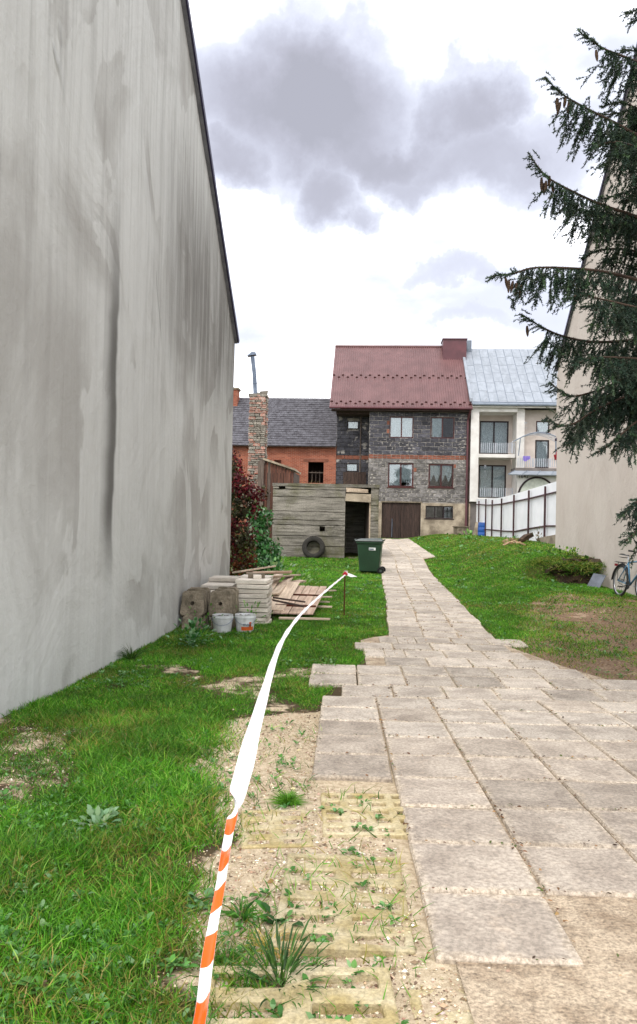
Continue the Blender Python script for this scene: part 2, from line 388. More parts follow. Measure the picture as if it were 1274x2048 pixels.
def _ribbed():
    m_ = M['slab'].copy(); m_.name = 'concrete_slab_ribbed'; t = m_.node_tree; b = t.nodes['Principled BSDF']
    prev = b.inputs['Normal'].links[0].from_socket
    tc_ = t.nodes.new('ShaderNodeTexCoord'); mp_ = t.nodes.new('ShaderNodeMapping'); mp_.inputs['Rotation'].default_value = (0, 0, R(45)); t.links.new(tc_.outputs['Object'], mp_.inputs[0])
    ck = t.nodes.new('ShaderNodeTexWave'); ck.inputs['Scale'].default_value = 9; t.links.new(mp_.outputs[0], ck.inputs['Vector'])
    bp = t.nodes.new('ShaderNodeBump'); bp.inputs['Strength'].default_value = .5; bp.inputs['Distance'].default_value = .008
    t.links.new(ck.outputs['Fac'], bp.inputs['Height']); t.links.new(prev, bp.inputs['Normal']); t.links.new(bp.outputs[0], b.inputs['Normal']); return m_
def _dirty(m_, k):
    m_ = m_.copy(); m_.name = 'concrete_slab_worn'; t = m_.node_tree; b = t.nodes['Principled BSDF']; src = b.inputs['Base Color'].links[0].from_socket
    mx = t.nodes.new('ShaderNodeMix'); mx.data_type = 'RGBA'; mx.blend_type = 'MULTIPLY'; mx.inputs[0].default_value = 1; t.links.new(src, mx.inputs[6]); mx.inputs[7].default_value = (*k, 1); t.links.new(mx.outputs[2], b.inputs['Base Color']); return m_
M['slab_ribbed'] = _ribbed(); M['slab_worn'] = _dirty(M['slab'], (.84, .82, .80))
M['slab_stack'] = mat('concrete_slab_clean', 'DAD1C4', 'BDB4A7', scale=3, bscale=80, bump=.4, rand=.18)
M['grid_paver'] = mat('concrete_grid_paver', 'B5A98C', '9A8A5F', scale=5, bscale=70, bump=.6, speck=.3)
M['old_concrete'] = mat('old_concrete', '8E8270', '5E5647', scale=6, bscale=50, bump=.8, bdist=.02, speck=.3)
M['plinth'] = mat('plinth_render', 'A99C88', '6E6354', scale=1.6, bscale=30, bump=.5)
M['block'] = mat('cinder_block', '55545A', '37363B', scale=2.4, bscale=14, bump=.6, rand=.38, speck=.3)
M['block_low'] = mat('cinder_block_weathered', '7F7B79', '56534F', scale=2.4, bscale=14, bump=.6, rand=.32, speck=.3)
def _splash(m_, c):
    t = m_.node_tree; b = t.nodes['Principled BSDF']; src = b.inputs['Base Color'].links[0].from_socket
    tc_ = t.nodes.new('ShaderNodeTexCoord'); oi = t.nodes.new('ShaderNodeObjectInfo'); ad = t.nodes.new('ShaderNodeVectorMath'); ad.operation = 'ADD'; t.links.new(tc_.outputs['Object'], ad.inputs[0]); t.links.new(oi.outputs['Location'], ad.inputs[1])
    nz = t.nodes.new('ShaderNodeTexNoise'); nz.inputs['Scale'].default_value = 2.3; nz.inputs['Detail'].default_value = 4; t.links.new(ad.outputs[0], nz.inputs['Vector'])
    mr = t.nodes.new('ShaderNodeMapRange'); mr.inputs[1].default_value = .60; mr.inputs[2].default_value = .66; mr.inputs[4].default_value = .75; t.links.new(nz.outputs[0], mr.inputs[0])
    mx = t.nodes.new('ShaderNodeMix'); mx.data_type = 'RGBA'; t.links.new(mr.outputs[0], mx.inputs[0]); t.links.new(src, mx.inputs[6]); mx.inputs[7].default_value = (*lin(c), 1); t.links.new(mx.outputs[2], b.inputs['Base Color'])
_splash(M['block'], 'A8A29A'); _splash(M['block_low'], 'C0B8AA')
M['mortar'] = mat('mortar', 'B3ADA4', '77716A', scale=2, bscale=30, bump=.5)
M['brick_o'] = mat('orange_brick', '8C5846', '6E4334', scale=3, bscale=30, rand=.25)
M['chim_brick'] = mat('chimney_brick', '9A5A48', 'B0A296', scale=2.5, bscale=25, rand=.3, bump=.7, speck=.3)
M['chim_stone'] = mat('chimney_stone', 'A39C90', '6D6860', scale=2.5, bscale=25, rand=.3, bump=.7, speck=.3)
M['chim_mortar'] = mat('chimney_mortar', 'C0B7AA', '8F887E', scale=4, bscale=25, bump=.8, bdist=.02)
M['roof_brown'] = mat('roof_metal_brown', '6C4C4B', '5C3F3E', scale=1.2, rough=.42, bump=.03, spec=.45, speck=.05)
M['roof_brown_dark'] = mat('chimney_metal_brown', '5E3338', '4C282D', scale=1.2, rough=.45, bump=.03, spec=.45, speck=.05)
M['guard'] = mat('snow_guard_brown', '46231F', '3A1C19', rough=.5, bump=0)
M['roof_zinc'] = mat('roof_sheet_zinc', '8F959D', '7F858C', scale=2, rough=.42, bump=.05, spec=.5, speck=.05, rand=.05)
M['zinc_seam'] = mat('roof_seam_zinc', '7F8893', '6B737E', rough=.5, bump=0)
M['white_wall'] = mat('white_render', 'D9D6D1', 'C6C1BB', scale=1.5, bscale=60, bump=.15, speck=.05, rand=0)
M['cream_wall'] = mat('cream_render', 'CFC4BB', 'BFB3AA', scale=1.5, bscale=60, bump=.15, speck=.05, rand=0)
M['grey_wall'] = mat('grey_render', '77706C', '5C5653', scale=1.5, bscale=60, bump=.15)
M['white_sheet'] = mat('white_fence_sheet', 'EDEEF0', 'E2E4E6', scale=1.5, bscale=60, bump=.03, speck=.02, rand=.02, rough=.5)
M['fence_metal'] = mat('brown_fence_metal', '4E3034', '33272A', rough=.6, bump=.1)
M['frame_brown'] = mat('brown_window_frame', '4B2420', '34191A', stretch=(1, 1, .2), rough=.5, bump=.1)
M['frame_dark'] = mat('dark_window_frame', '2C1F20', '201617', rough=.5, bump=.05)
M['wood_dark'] = mat('dark_weathered_boards', '4A3A33', '2F2622', scale=6, stretch=(3, 3, .35), bump=.6, rand=.22, speck=.25)
M['wood_grey'] = mat('grey_weathered_boards', '6E6259', '4C4039', scale=6, stretch=(4, 4, .3), bump=.7, rand=.25, speck=.25)
M['wood_red'] = mat('faded_red_brown_boards', '6E4A3C', '4C3730', scale=6, stretch=(4, 4, .3), bump=.7, rand=.2, speck=.25)
M['wood_pale'] = mat('pale_lumber', 'D2BFA8', 'AE9A85', scale=5, stretch=(4, .35, 4), bump=.5, rand=.22, speck=.22)
M['wood_pink'] = mat('pinkish_worn_boards', 'C4AC98', 'A08876', scale=5, stretch=(4, .35, 4), bump=.5, rand=.2, speck=.25)
M['bark'] = mat('spruce_bark', '4A3C33', '2C231E', scale=9, stretch=(1, 1, .4), bump=1, bdist=.03)
M['twig'] = mat('spruce_twig', '4F3E33', '392C25', scale=9, bump=.4)
M['stem'] = mat('plant_stem', '6B5A44', '4D4030', scale=9, bump=.3)
M['rust'] = mat('rusty_iron', '6A3A26', '43261B', scale=12, bscale=90, rough=.85, bump=.4, metal=.3)
M['galv'] = mat('stovepipe_steel', '7C8797', '5E6878', scale=3, rough=.45, bump=.05, metal=.4)
M['galv_rail'] = mat('galvanised_rail', 'B9BCC2', '9A9EA5', scale=3, rough=.45, bump=.03, metal=.3)
M['rubber'] = mat('tyre_rubber', '35332F', '25231F', scale=6, rough=.85, bump=.4)
M['black'] = mat('black_plastic', '1B1B1C', '121212', rough=.45, bump=.05)
M['bin_green'] = mat('bin_green_plastic', '21402A', '1B3522', scale=2, rough=.45, bump=.04, speck=.04, spec=.45)
M['bin_lid'] = mat('bin_lid_plastic', '4B5350', '3B4340', scale=2, rough=.38, bump=.04, speck=.04, spec=.5)
M['barrel'] = mat('blue_plastic', '1E5AA8', '1A4C92', scale=2, rough=.4, bump=.03, speck=.04, spec=.5)
M['bucket'] = mat('white_bucket_plastic', 'D3D5D6', 'B4B5B3', scale=6, rough=.45, bump=.05, speck=.06)
M['soil'] = mat('potting_soil', '4A3E31', '2E261E', scale=12, bump=1, bdist=.02)
M['white_paint'] = mat('white_sticker', 'E4E8E6', 'DADEDC', rough=.5, bump=0, speck=.02)
M['ink'] = mat('dark_print', '22262A', '191C20', rough=.6, bump=0)
M['orange_print'] = mat('orange_print', 'D2622C', 'B9532A', rough=.5, bump=0)
M['bike_blue'] = mat('bike_blue_paint', '2F6C8C', '255A77', rough=.3, bump=0, spec=.5)
M['chrome'] = mat('bike_steel', 'A9ABAD', '8E9093', rough=.3, bump=0, metal=.9)
M['red_pot'] = mat('red_plastic', '9C2630', '7A1C25', rough=.5, bump=.05)
M['purple'] = mat('lilac_cloth', '8F7FC4', '7466AE', rough=.9, bump=.2)
M['earth'] = mat('bare_earth', '4E3F2F', '2C231A', scale=3.5, bscale=35, bump=1, bdist=.03, speck=.35)
M['log'] = mat('rotten_wood', '5A4636', '35291F', scale=6, bump=.8)
M['chips'] = mat('split_wood', 'B39A7A', '8C7050', scale=8, bump=.4, rand=.25)
M['cone_brown'] = mat('spruce_cone', '54402F', '382A1E', scale=40, bscale=130, bump=1, bdist=.01)
M['slate_board'] = mat('grey_panel', '666C76', '565B64', rough=.5, bump=.05)
M['shingle'] = mat('grey_roof_shingle', '5E5D62', '413F43', scale=3, bscale=20, bump=.5, speck=.3)
M['butt'] = mat('cigarette_paper', 'D8D0C4', 'C8BDAE', bump=0)
def _lace():
    t = NT('lace_curtain'); v = t.coord('Object'); n1 = t.noise(v, 14, 4, .6); n2 = t.noise(v, 50, 2)
    col = t.mix(t.rng(n1, .35, .65), lin('C4C7CC'), lin('ECEDEF')); col = t.mix(t.math('MULTIPLY', t.rng(n2, .45, .6), .2), col, lin('6E7178'))
    return t.done(col, .9, None, .1)
M['lace'] = _lace()
def _glass():
    t = NT('window_glass'); g = t.n('ShaderNodeBsdfGlossy'); g.inputs['Roughness'].default_value = .02; g.inputs['Color'].default_value = (.9, .93, .95, 1)
    tr = t.n('ShaderNodeBsdfTransparent'); tr.inputs[0].default_value = (.86, .9, .9, 1); lw = t.n('ShaderNodeFresnel'); lw.inputs[0].default_value = 1.5
    mx = t.n('ShaderNodeMixShader'); t.L.new(t.math('ADD', lw.outputs[0], .06), mx.inputs[0]); t.L.new(tr.outputs[0], mx.inputs[1]); t.L.new(g.outputs[0], mx.inputs[2]); t.L.new(mx.outputs[0], t.out.inputs[0]); return t.m
M['glass'] = _glass()
def _mirror():
    t = NT('window_glass_bright'); v = t.coord('Object')
    return t.done((.55, .58, .62), .08, t.bump(t.noise(v, 1.5, 2), .05, .02), .8, .0)
M['glass_blind'] = _mirror()
def _brickwall():
    t = NT('red_brickwork'); v = t.coord('Object', rand=False); b = t.n('ShaderNodeTexBrick')
    sp = t.n('ShaderNodeSeparateXYZ'); t.L.new(v, sp.inputs[0]); cb = t.n('ShaderNodeCombineXYZ'); t.L.new(sp.outputs[0], cb.inputs[0]); t.L.new(sp.outputs[2], cb.inputs[1]); t.L.new(cb.outputs[0], b.inputs['Vector'])
    b.inputs['Scale'].default_value = 1; b.inputs['Brick Width'].default_value = .26; b.inputs['Row Height'].default_value = .078; b.inputs['Mortar Size'].default_value = .007
    b.inputs['Color1'].default_value = (*lin('A05A42'), 1); b.inputs['Color2'].default_value = (*lin('824432'), 1); b.inputs['Mortar'].default_value = (*lin('A08A7A'), 1)
    n1 = t.noise(v, 1.3, 6, .65); col = t.mix(t.rng(n1, .35, .7, 0, .45), b.outputs[0], lin('6B3A2C'))
    return t.done(col, .9, t.bump(b.outputs['Fac'], .5, -.01), .2)
M['brickwall'] = _brickwall()
def _boardconc():
    t = NT('board_marked_concrete'); v = t.coord('Object'); st = t.coord('Object', (.5, .5, 5)); n1 = t.noise(st, 2.5, 6, .65); n2 = t.noise(v, 26, 5, .7)
    w = t.coord('Object', rand=False); moss = t.noise(w, .9, 5, .6, .4)
    col = t.mix(t.rng(n1, .3, .7), lin('66625A'), lin('9D978D')); col = t.mix(t.math('MULTIPLY', t.rng(moss, .48, .66), .55), col, lin('5C5C32'))
    col = t.mix(1., col, t.mix(t.rng(n2, .3, .7), (.72,) * 3, (1.18,) * 3), 'MULTIPLY')
    oi = t.n('ShaderNodeObjectInfo'); k = t.rng(oi.outputs['Random'], 0, 1, .82, 1.15, False); cc = t.n('ShaderNodeCombineColor'); [t.L.new(k, cc.inputs[i]) for i in range(3)]
    col = t.mix(1., col, cc.outputs[0], 'MULTIPLY')
    return t.done(col, .92, t.bump(t.math('ADD', n1, n2), .7, .02), .15)
M['boardconc'] = _boardconc()
def foliage(name, trans=.25, rough=.55, spec=.3):
    t = NT(name); a = t.n('ShaderNodeAttribute', attribute_name='tint'); t.done(a.outputs['Color'], rough, None, spec)
    tl = t.n('ShaderNodeBsdfTranslucent'); t.L.new(t.mix(1., a.outputs['Color'], (1.3, 1.5, .7), 'MULTIPLY'), tl.inputs[0])
    mx = t.n('ShaderNodeMixShader'); mx.inputs[0].default_value = trans; t.L.new(t.b.outputs[0], mx.inputs[1]); t.L.new(tl.outputs[0], mx.inputs[2]); t.L.new(mx.outputs[0], t.out.inputs[0]); return t.m
M['leaf'] = foliage('leaf', .28); M['grass'] = foliage('grass_blade', .32, .5); M['needle'] = foliage('needle', .1, .6, .2)
def _tape():
    t = NT('striped_tape'); u = t.n('ShaderNodeUVMap'); sp = t.n('ShaderNodeSeparateXYZ'); t.L.new(u.outputs[0], sp.inputs[0])
    k = t.math('FRACT', t.math('ADD', sp.outputs[0], t.math('MULTIPLY', sp.outputs[1], .18))); o = t.rng(k, .45, .47)
    return t.done(t.mix(o, (.88, .88, .87), lin('F0600F')), .35, None, .4)
M['tape'] = _tape()
def _tape_back():
    t = NT('white_tape_back'); u = t.n('ShaderNodeUVMap'); sp = t.n('ShaderNodeSeparateXYZ'); t.L.new(u.outputs[0], sp.inputs[0])
    k = t.math('FRACT', t.math('ADD', sp.outputs[0], t.math('MULTIPLY', sp.outputs[1], .18))); v = t.coord('Object', rand=False); nn = t.noise(v, 14, 4, .6)
    col = t.mix(t.math('MULTIPLY', t.rng(k, .45, .47), .10), (.86, .86, .85), lin('F0600F'))
    return t.done(col, .4, t.bump(nn, .5, .02), .4)
M['tape_back'] = _tape_back()
M['tape_red'] = mat('red_tape', 'C8283A', 'A81F2E', rough=.4, bump=0)
def _ground():
    t = NT('ground_soil'); v = t.coord('Object', rand=False); a = t.n('ShaderNodeAttribute', attribute_name='tint'); sp = t.n('ShaderNodeSeparateColor'); t.L.new(a.outputs['Color'], sp.inputs[0])
    n1 = t.noise(v, 1.6, 7, .6); n2 = t.noise(v, 28, 5, .7); n3 = t.noise(v, 150, 3, .7); jit = t.math('MULTIPLY', t.math('SUBTRACT', t.noise(v, 5, 6, .65), .5), .9)
    soil = t.mix(t.rng(n1, .35, .65), lin('4A3F2E'), lin('5B4E3A'))
    sand = t.mix(t.rng(n2, .3, .7), lin('AA977C'), lin('D6C5A9')); sand = t.mix(t.rng(n3, .62, .70), sand, lin('6A5A49')); sand = t.mix(t.rng(n3, .36, .28), sand, lin('E8DCC8'))
    lit = t.mix(t.rng(n2, .35, .65), lin('65503F'), lin('968069')); lit = t.mix(t.rng(n1, .55, .66), lit, lin('AB957D'))
    col = t.mix(t.rng(t.math('ADD', sp.outputs[0], jit), .42, .58), soil, sand)
    col = t.mix(t.rng(t.math('ADD', sp.outputs[1], jit), .42, .58), col, lit)
    col = t.mix(t.math('MULTIPLY', t.rng(t.math('ADD', sp.outputs[2], jit), .45, .75), .75), col, t.mix(t.rng(n2, .3, .7), lin('39471C'), lin('4E5B26')))
    nb = t.bump(n2, .7, .03); nb = t.bump(n3, .8, .008, nb)
    return t.done(col, .95, nb, .1)
M['ground'] = _ground()
M['sand_bed'] = mat('path_bed_sand', 'B5A48D', '8D7B66', scale=7, bscale=75, bump=1, bdist=.012, speck=.5, rand=0)

# ------------------------------------------------------------------ ground
def poly_in(x, y, poly):
    inside = np.zeros(np.shape(x), bool); j = len(poly) - 1
    for i in range(len(poly)):
        xi, yi = poly[i]; xj, yj = poly[j]
        c = ((yi > y) != (yj > y)) & (x < (xj - xi) * (y - yi) / (yj - yi + 1e-9) + xi); inside ^= c; j = i
    return inside
def sand_w(x, y):
    wx = x + (fbm(x * 2.5, y * 2.5, 21) - .5) * .7; wy = y + (fbm(x * 2.5, y * 2.5, 31) - .5) * .9
    lft = np.interp(wy, [0, 2, 3, 3.8, 4.6, 5.4, 6.2, 6.8], [-.24, -.24, -.28, -.42, -.72, -.82, -.58, .1])
    return smooth(-.28, .22, wx - lft) * smooth(7.0, 6.6, wy) * smooth(4.4, 4.0, x)
def litter_w(x, y):
    wx = x + (fbm(x * .9, y * .9, 41) - .5) * 1.6; wy = y + (fbm(x * .9, y * .9, 51) - .5) * 1.6
    l = np.interp(wy, [0, 7, 10, 11.5, 13.5, 15.6], [2.4, 2.4, 2.5, 3.1, 3.9, 4.6])
    return smooth(-.25, .25, wx - l) * smooth(16.6, 15.4, wy) * smooth(0, 1, y)
def wall_l(y): return -3.01 + .083 * y
def wall_r(y): return 7.0 + .083 * (y - 17.9)
def bare_w(x, y): return smooth(.53, .68, fbm(x * 1.1 + 3, y * .8, 61) + (fbm(x * 7, y * 7, 63) - .5) * .16) * (y < 8.5) * (y > 3.3) * (x < 1)
def grass_dens(x, y):
    s_ = sand_w(x, y); l_ = litter_w(x, y)
    bare = bare_w(x, y)
    d = (1 - .96 * s_) * (1 - .6 * l_) * (1 - .75 * bare)
    d = d * (1 - .9 * smooth(.60, .70, fbm(x * 1.7, y * 1.2, 71)) * l_)
    return np.clip(d, 0, 1) * (1 - path_mask(x, y))
xs = np.concatenate([np.linspace(-300, -12, 14)[:-1], np.linspace(-12, -3.6, 18)[:-1], np.linspace(-3.6, 8.6, 190)[:-1], np.linspace(8.6, 20, 22)[:-1], np.linspace(20, 300, 14)])
ys = np.concatenate([np.linspace(-60, 0, 12)[:-1], np.linspace(0, 8, 150)[:-1], np.linspace(8, 22, 150)[:-1], np.linspace(22, 48, 100)[:-1], np.linspace(48, 600, 24)])
gx, gy = np.meshgrid(xs, ys); gzv = gz(gx, gy)
nx, ny = len(xs), len(ys)
V = np.stack([gx.ravel(), gy.ravel(), gzv.ravel()], 1)
idx = np.arange(nx * ny).reshape(ny, nx)
F = np.stack([idx[:-1, :-1].ravel(), idx[:-1, 1:].ravel(), idx[1:, 1:].ravel(), idx[1:, :-1].ravel()], 1)
far = (gy.ravel() > 46) | (np.abs(gx.ravel()) > 13)
gd = np.where(far, 1, grass_dens(gx.ravel(), gy.ravel()))
T = np.stack([np.maximum(sand_w(gx.ravel(), gy.ravel()), bare_w(gx.ravel(), gy.ravel()) * .5) * ~far, litter_w(gx.ravel(), gy.ravel()) * ~far, gd], 1)
ground = np_mesh('ground', V, F, M['ground'], tint=T, smooth_=True); tag(ground, kind='structure')
# ------------------------------------------------------------------ path: sand bed with single slabs
mb = MB()
rows = np.concatenate([np.arange(1.9, 11, .25), np.arange(11, 43.6, .5)])
for i, y in enumerate(rows):
    l = float(np.interp(y, [1.8, 10.5, 10.9] + PL_Y[3:], [.46, .60, 1.05] + PL_X[3:])) + .02
    r_ = float(np.interp(y, PR_Y, PR_X)) - .02
    for k in range(9):
        x = l + (r_ - l) * k / 8; mb.v.append((x, y, float(gz(x, y, False)) + .012))
for i in range(len(rows) - 1):
    for k in range(8): mb.f.append((i * 9 + k, i * 9 + k + 1, (i + 1) * 9 + k + 1, (i + 1) * 9 + k)); mb.mi.append(0)
path = mb.build('path', M['sand_bed'], loc=(0, 0, 0)); tag(path, kind='structure')
def slab_meshes(mat_, n, seed):
    r_ = random.Random(seed); res = []
    for k in range(n):
        b = MB(); h = .5; c = .018
        def corner(sx, sy, z, ins): return (sx * (h - ins) + r_.uniform(-.006, .006), sy * (h - ins) + r_.uniform(-.006, .006), z + r_.uniform(-.002, .002))
        ring = [(-1, -1), (0, -1), (1, -1), (1, 0), (1, 1), (0, 1), (-1, 1), (-1, 0)]
        for z, ins in ((-.06, .0), (-.012, .0), (.0, c)):
            b.v += [corner(sx, sy, z, ins) for sx, sy in ring]
        for q in range(2):
            for j in range(8): b.f.append((q * 8 + j, q * 8 + (j + 1) % 8, q * 8 + 8 + (j + 1) % 8, q * 8 + 8 + j)); b.mi.append(0)
        b.f.append(tuple(range(16, 24))); b.mi.append(0)
        me = bpy.data.meshes.new('slab'); me.from_pydata(b.v, [], b.f); me.materials.append(mat_); res.append(me)
    return res
SL = slab_meshes(M['slab'], 6, 3); SLW = slab_meshes(M['slab_worn'], 6, 3); SLR = slab_meshes(M['slab_ribbed'], 4, 4)
nslab = 0
def slab(x, y, yaw=0, wx=.5, wy=.5, lift=0, ribbed=False):
    global nslab
    e_ = .2; z = float(gz(x, y, False)); dzx = float(gz(x + e_, y, False) - gz(x - e_, y, False)) / (2 * e_); dzy = float(gz(x, y + e_, False) - gz(x, y - e_, False)) / (2 * e_)
    me = rnd.choice(SLR if ribbed else (SLW if y < 6.4 + rnd.uniform(-1, 1) else SL)); nslab += 1
    q = rnd.choice([0, 1, 2, 3]) * math.pi / 2
    if q % math.pi > .1: wx, wy = wy, wx
    tilt = Matrix.Rotation(math.atan(dzy) + rnd.uniform(-.006, .006), 3, 'X') @ Matrix.Rotation(-math.atan(dzx) + rnd.uniform(-.006, .006), 3, 'Y') @ Matrix.Rotation(yaw + q + rnd.uniform(-.006, .006), 3, 'Z')
    inst('slab', me, path, (x, y, z + .030 + lift + rnd.uniform(-.004, .004)), (wx * .985, wy * .985, 1), tilt.to_euler())
# near, wide part: rows of half-metre slabs
y = 2.52; row = 0
while y < 10.6:
    c1 = .43 + (y - 2.5) * .034; yc = y + .25
    if yc < 3.05: l0, r1 = 0, 5
    elif yc < 4.3: l0, r1 = 0, 6
    elif yc < 7.1: l0, r1 = -1, 6
    elif yc < 8.1: l0, r1 = -1, 6
    elif yc < 8.6: l0, r1 = -1, 5
    else: l0, r1 = 0, 4
    stag = {True: 0.0}.get(yc < 7.2, rnd.choice([-.16, -.05, .08, .18]))
    rlim = float(np.interp(yc, PR_Y, PR_X)) + .2
    for k in range(l0, r1):
        x = c1 + .25 + .505 * k + stag
        if x > rlim: continue
        if yc > 7.4 and k == l0 and rnd.random() < .25:
            slab(x - .12, yc, -.034, .25, .5, 0); slab(x + .13, yc, -.034, .25, .5); continue
        low = -.034 if (yc < 3.05 and k > 0) else 0
        slab(x, yc, -.034, ribbed=(yc > 5.4 and rnd.random() < .45), lift=low)
    y += .508
# the narrow part, three abreast, then four abreast up to the garage
y = 10.68
while y < 43.0:
    wide = y > 27.4; yc = y + .25
    cl = float(np.interp(yc, PL_Y, PL_X)); sl_ = (float(np.interp(yc + .5, PL_Y, PL_X)) - float(np.interp(yc - .5, PL_Y, PL_X)))
    for k in range(4 if wide else 3):
        slab(cl + .26 + .505 * k + (rnd.uniform(-.02, .02)), yc + rnd.uniform(-.015, .015), -math.atan(sl_))
        if nslab >= 290 and wide: pass
    y += .508 if not wide else .62
    if nslab > 296: break
# openwork concrete pavers in the gravel
def grid_paver(cx, cy, w, d, cols, rows_, yaw, hx=.62, hy=.55, lift=.0):
    holes = []
    for i in range(cols):
        for j in range(rows_):
            px_ = -w / 2 + w * (i + .5) / cols; py_ = -d / 2 + d * (j + .5) / rows_
            holes.append((px_ - w / cols * hx / 2, px_ + w / cols * hx / 2, py_ - d / rows_ * hy / 2, py_ + d / rows_ * hy / 2))
    b = MB().wall(-w / 2, w / 2, -d / 2, d / 2, 0, .08, holes)
    b.v = [(v[0] + rnd.uniform(-.004, .004), v[2] + rnd.uniform(-.004, .004), -v[1]) for v in b.v]; b.f = [tuple(reversed(f)) for f in b.f]
    # weld the cell faces together so that the jitter leaves no cracks
    o = b.build('grid_paver', M['grid_paver'], path)
    bm = bmesh.new(); bm.from_mesh(o.data); bmesh.ops.remove_doubles(bm, verts=bm.verts, dist=.013); bmesh.ops.recalc_face_normals(bm, faces=bm.faces)
    bmesh.ops.bevel(bm, geom=list(bm.edges), offset=.006, segments=1, affect='EDGES'); bm.to_mesh(o.data); bm.free()
    o.location = (cx, cy, float(gz(cx, cy, False)) + .024 + lift); e_ = .25
    o.rotation_euler = (math.atan(float(gz(cx, cy + e_, False) - gz(cx, cy - e_, False)) / (2 * e_)), 0, yaw); return o
grid_paver(.30, 3.95, .50, .62, 4, 5, .02)
grid_paver(.13, 2.98, .50, .80, 2, 6, -.04, .72, .5)
grid_paver(-.03, 2.17, .60, .60, 2, 4, .02, .72, .5, -.004)
grid_paver(.62, 2.10, .60, .60, 2, 4, .03, .72, .5, -.022)
grid_paver(-.18, 3.75, .34, .5, 2, 4, .1, .6, .55, -.014)

# ------------------------------------------------------------------ the two big gable houses
def gable_house(name, label, Pn, Pf, side, eave, slope, depth, wmat, z0):
    """gable wall from Pn (near) to Pf (far); the house body lies to the left (side -1) or right (+1)"""
    Pn, Pf = Vector((*Pn, 0)), Vector((*Pf, 0)); d = (Pf - Pn); Ln = d.length; yaw = math.atan2(d.y, d.x)
    h = thing(name, label, 'house', (Pn.x, Pn.y, z0), yaw)            # local x along the wall, local y to the left of travel
    s = 1 if side < 0 else -1
    ev = eave - z0; rz = ev + slope * Ln / 2
    poly = [(0, 0, 0), (Ln, 0, 0), (Ln, 0, ev), (Ln / 2, 0, rz), (0, 0, ev)]
    b = MB()
    # gable wall as a fine sheet so that it is not perfectly flat
    n = 60
    for i in range(n + 1):
        x = Ln * i / n; top = ev + slope * min(x, Ln - x)
        for j in range(25):
            z = top * j / 24; b.v.append((x, s * (-.012 + .03 * (float(fbm(x * .8, z * .6, 81)) - .5) * 1.2), z))
    for i in range(n):
        for j in range(24):
            q = (i * 25 + j, (i + 1) * 25 + j, (i + 1) * 25 + j + 1, i * 25 + j + 1); b.f.append(q if s > 0 else q[::-1]); b.mi.append(0)
    b.add([(Ln, 0, 0), (Ln, s * depth, 0), (Ln, s * depth, ev), (Ln, 0, ev)], [(0, 1, 2, 3)])
    b.add([(0, 0, 0), (0, s * depth, 0), (0, s * depth, ev), (0, 0, ev)], [(3, 2, 1, 0)])
    b.add([(p[0], s * depth, p[2]) for p in poly], [(4, 3, 2, 1, 0)])
    b.build('wall', wmat, h, smooth_=False)
    for a, q, e0 in ((0, Ln / 2, -1), (Ln, Ln / 2, 1)):
        rb = MB(); over = .07; dx = (q - a); nrm = Vector((-slope * (1 if dx > 0 else -1), 0, 1)).normalized() * .09
        p0 = Vector((a, 0, ev)); p1 = Vector((q, 0, rz))
        rb.prism([p0 - Vector((0, s * over, 0)), p1 - Vector((0, s * over, 0)), p1 - Vector((0, s * over, 0)) + nrm, p0 - Vector((0, s * over, 0)) + nrm], (0, s * (depth + 2 * over), 0))
        rf = rb.build('roof', M['roof_sheet'], h)
        tb = MB(); nrm2 = nrm * 1.1; o_ = Vector((0, s * (over + .03), 0)); dn = nrm * .15
        tb.prism([p0 - o_ + dn, p1 - o_ + dn, p1 - o_ + nrm2, p0 - o_ + nrm2], (0, s * .03 - s * .004, 0)); tb.build('verge_trim', M['trim_dark'], h)
    return h, Ln, ev
hl, Ln, ev = gable_house('gable_house', 'house with a blank grey streaked plaster gable wall beside the lawn', (wall_l(3.4), 3.4), (wall_l(15.0), 15.0), -1, 1.5 + 3.50, .885, 9, M['wall_left'], -.35)
hr, Ln2, ev2 = gable_house('gable_house', 'house with a clean beige gable wall behind the spruce and the bicycle', (wall_r(8.6), 8.6), (wall_r(23.6), 23.6), 1, 1.5 + 4.85, .777, 10, M['wall_right'], -.4)
MB().bb(Ln2 - .02, Ln2 + .2, -.9, -.004, ev2 - 2.1, ev2 - .02).build('cornice', M['wall_right'], hr)
MB().bb(Ln2 - .02, Ln2 + .26, -1.0, .02, ev2 - 2.18, ev2 - 2.105).build('cornice_flashing', M['trim_dark'], hr)

# ------------------------------------------------------------------ the row of buildings behind
class Frame:
    """upright local frame: x along the facade, y into the building, z up"""
    def __init__(s, px, Y, yaw, z0):
        p = W(px, 1040, Y); s.o = Vector((p.x, p.y, z0)); s.yaw = yaw
        s.M = Matrix.Translation(s.o) @ Matrix.Rotation(yaw, 4, 'Z'); s.I = s.M.inverted()
    def hit(s, px, py, ly=0):
        a = s.I @ CAM; d = s.I.to_3x3() @ ray(px, py); t = (ly - a.y) / d.y; q = a + d * t; return q.x, q.z
    def rect(s, x0, y0, x1, y1, ly=0):
        a = s.hit((x0 + x1) / 2, (y0 + y1) / 2, ly); w = s.hit(x1, (y0 + y1) / 2, ly)[0] - s.hit(x0, (y0 + y1) / 2, ly)[0]; h = s.hit((x0 + x1) / 2, y0, ly)[1] - s.hit((x0 + x1) / 2, y1, ly)[1]
        return a[0] - w / 2, a[0] + w / 2, a[1] - h / 2, a[1] + h / 2
YAW = -R(4)
H = Frame(735, 45, YAW, float(gz(3.5, 45)) - .1)
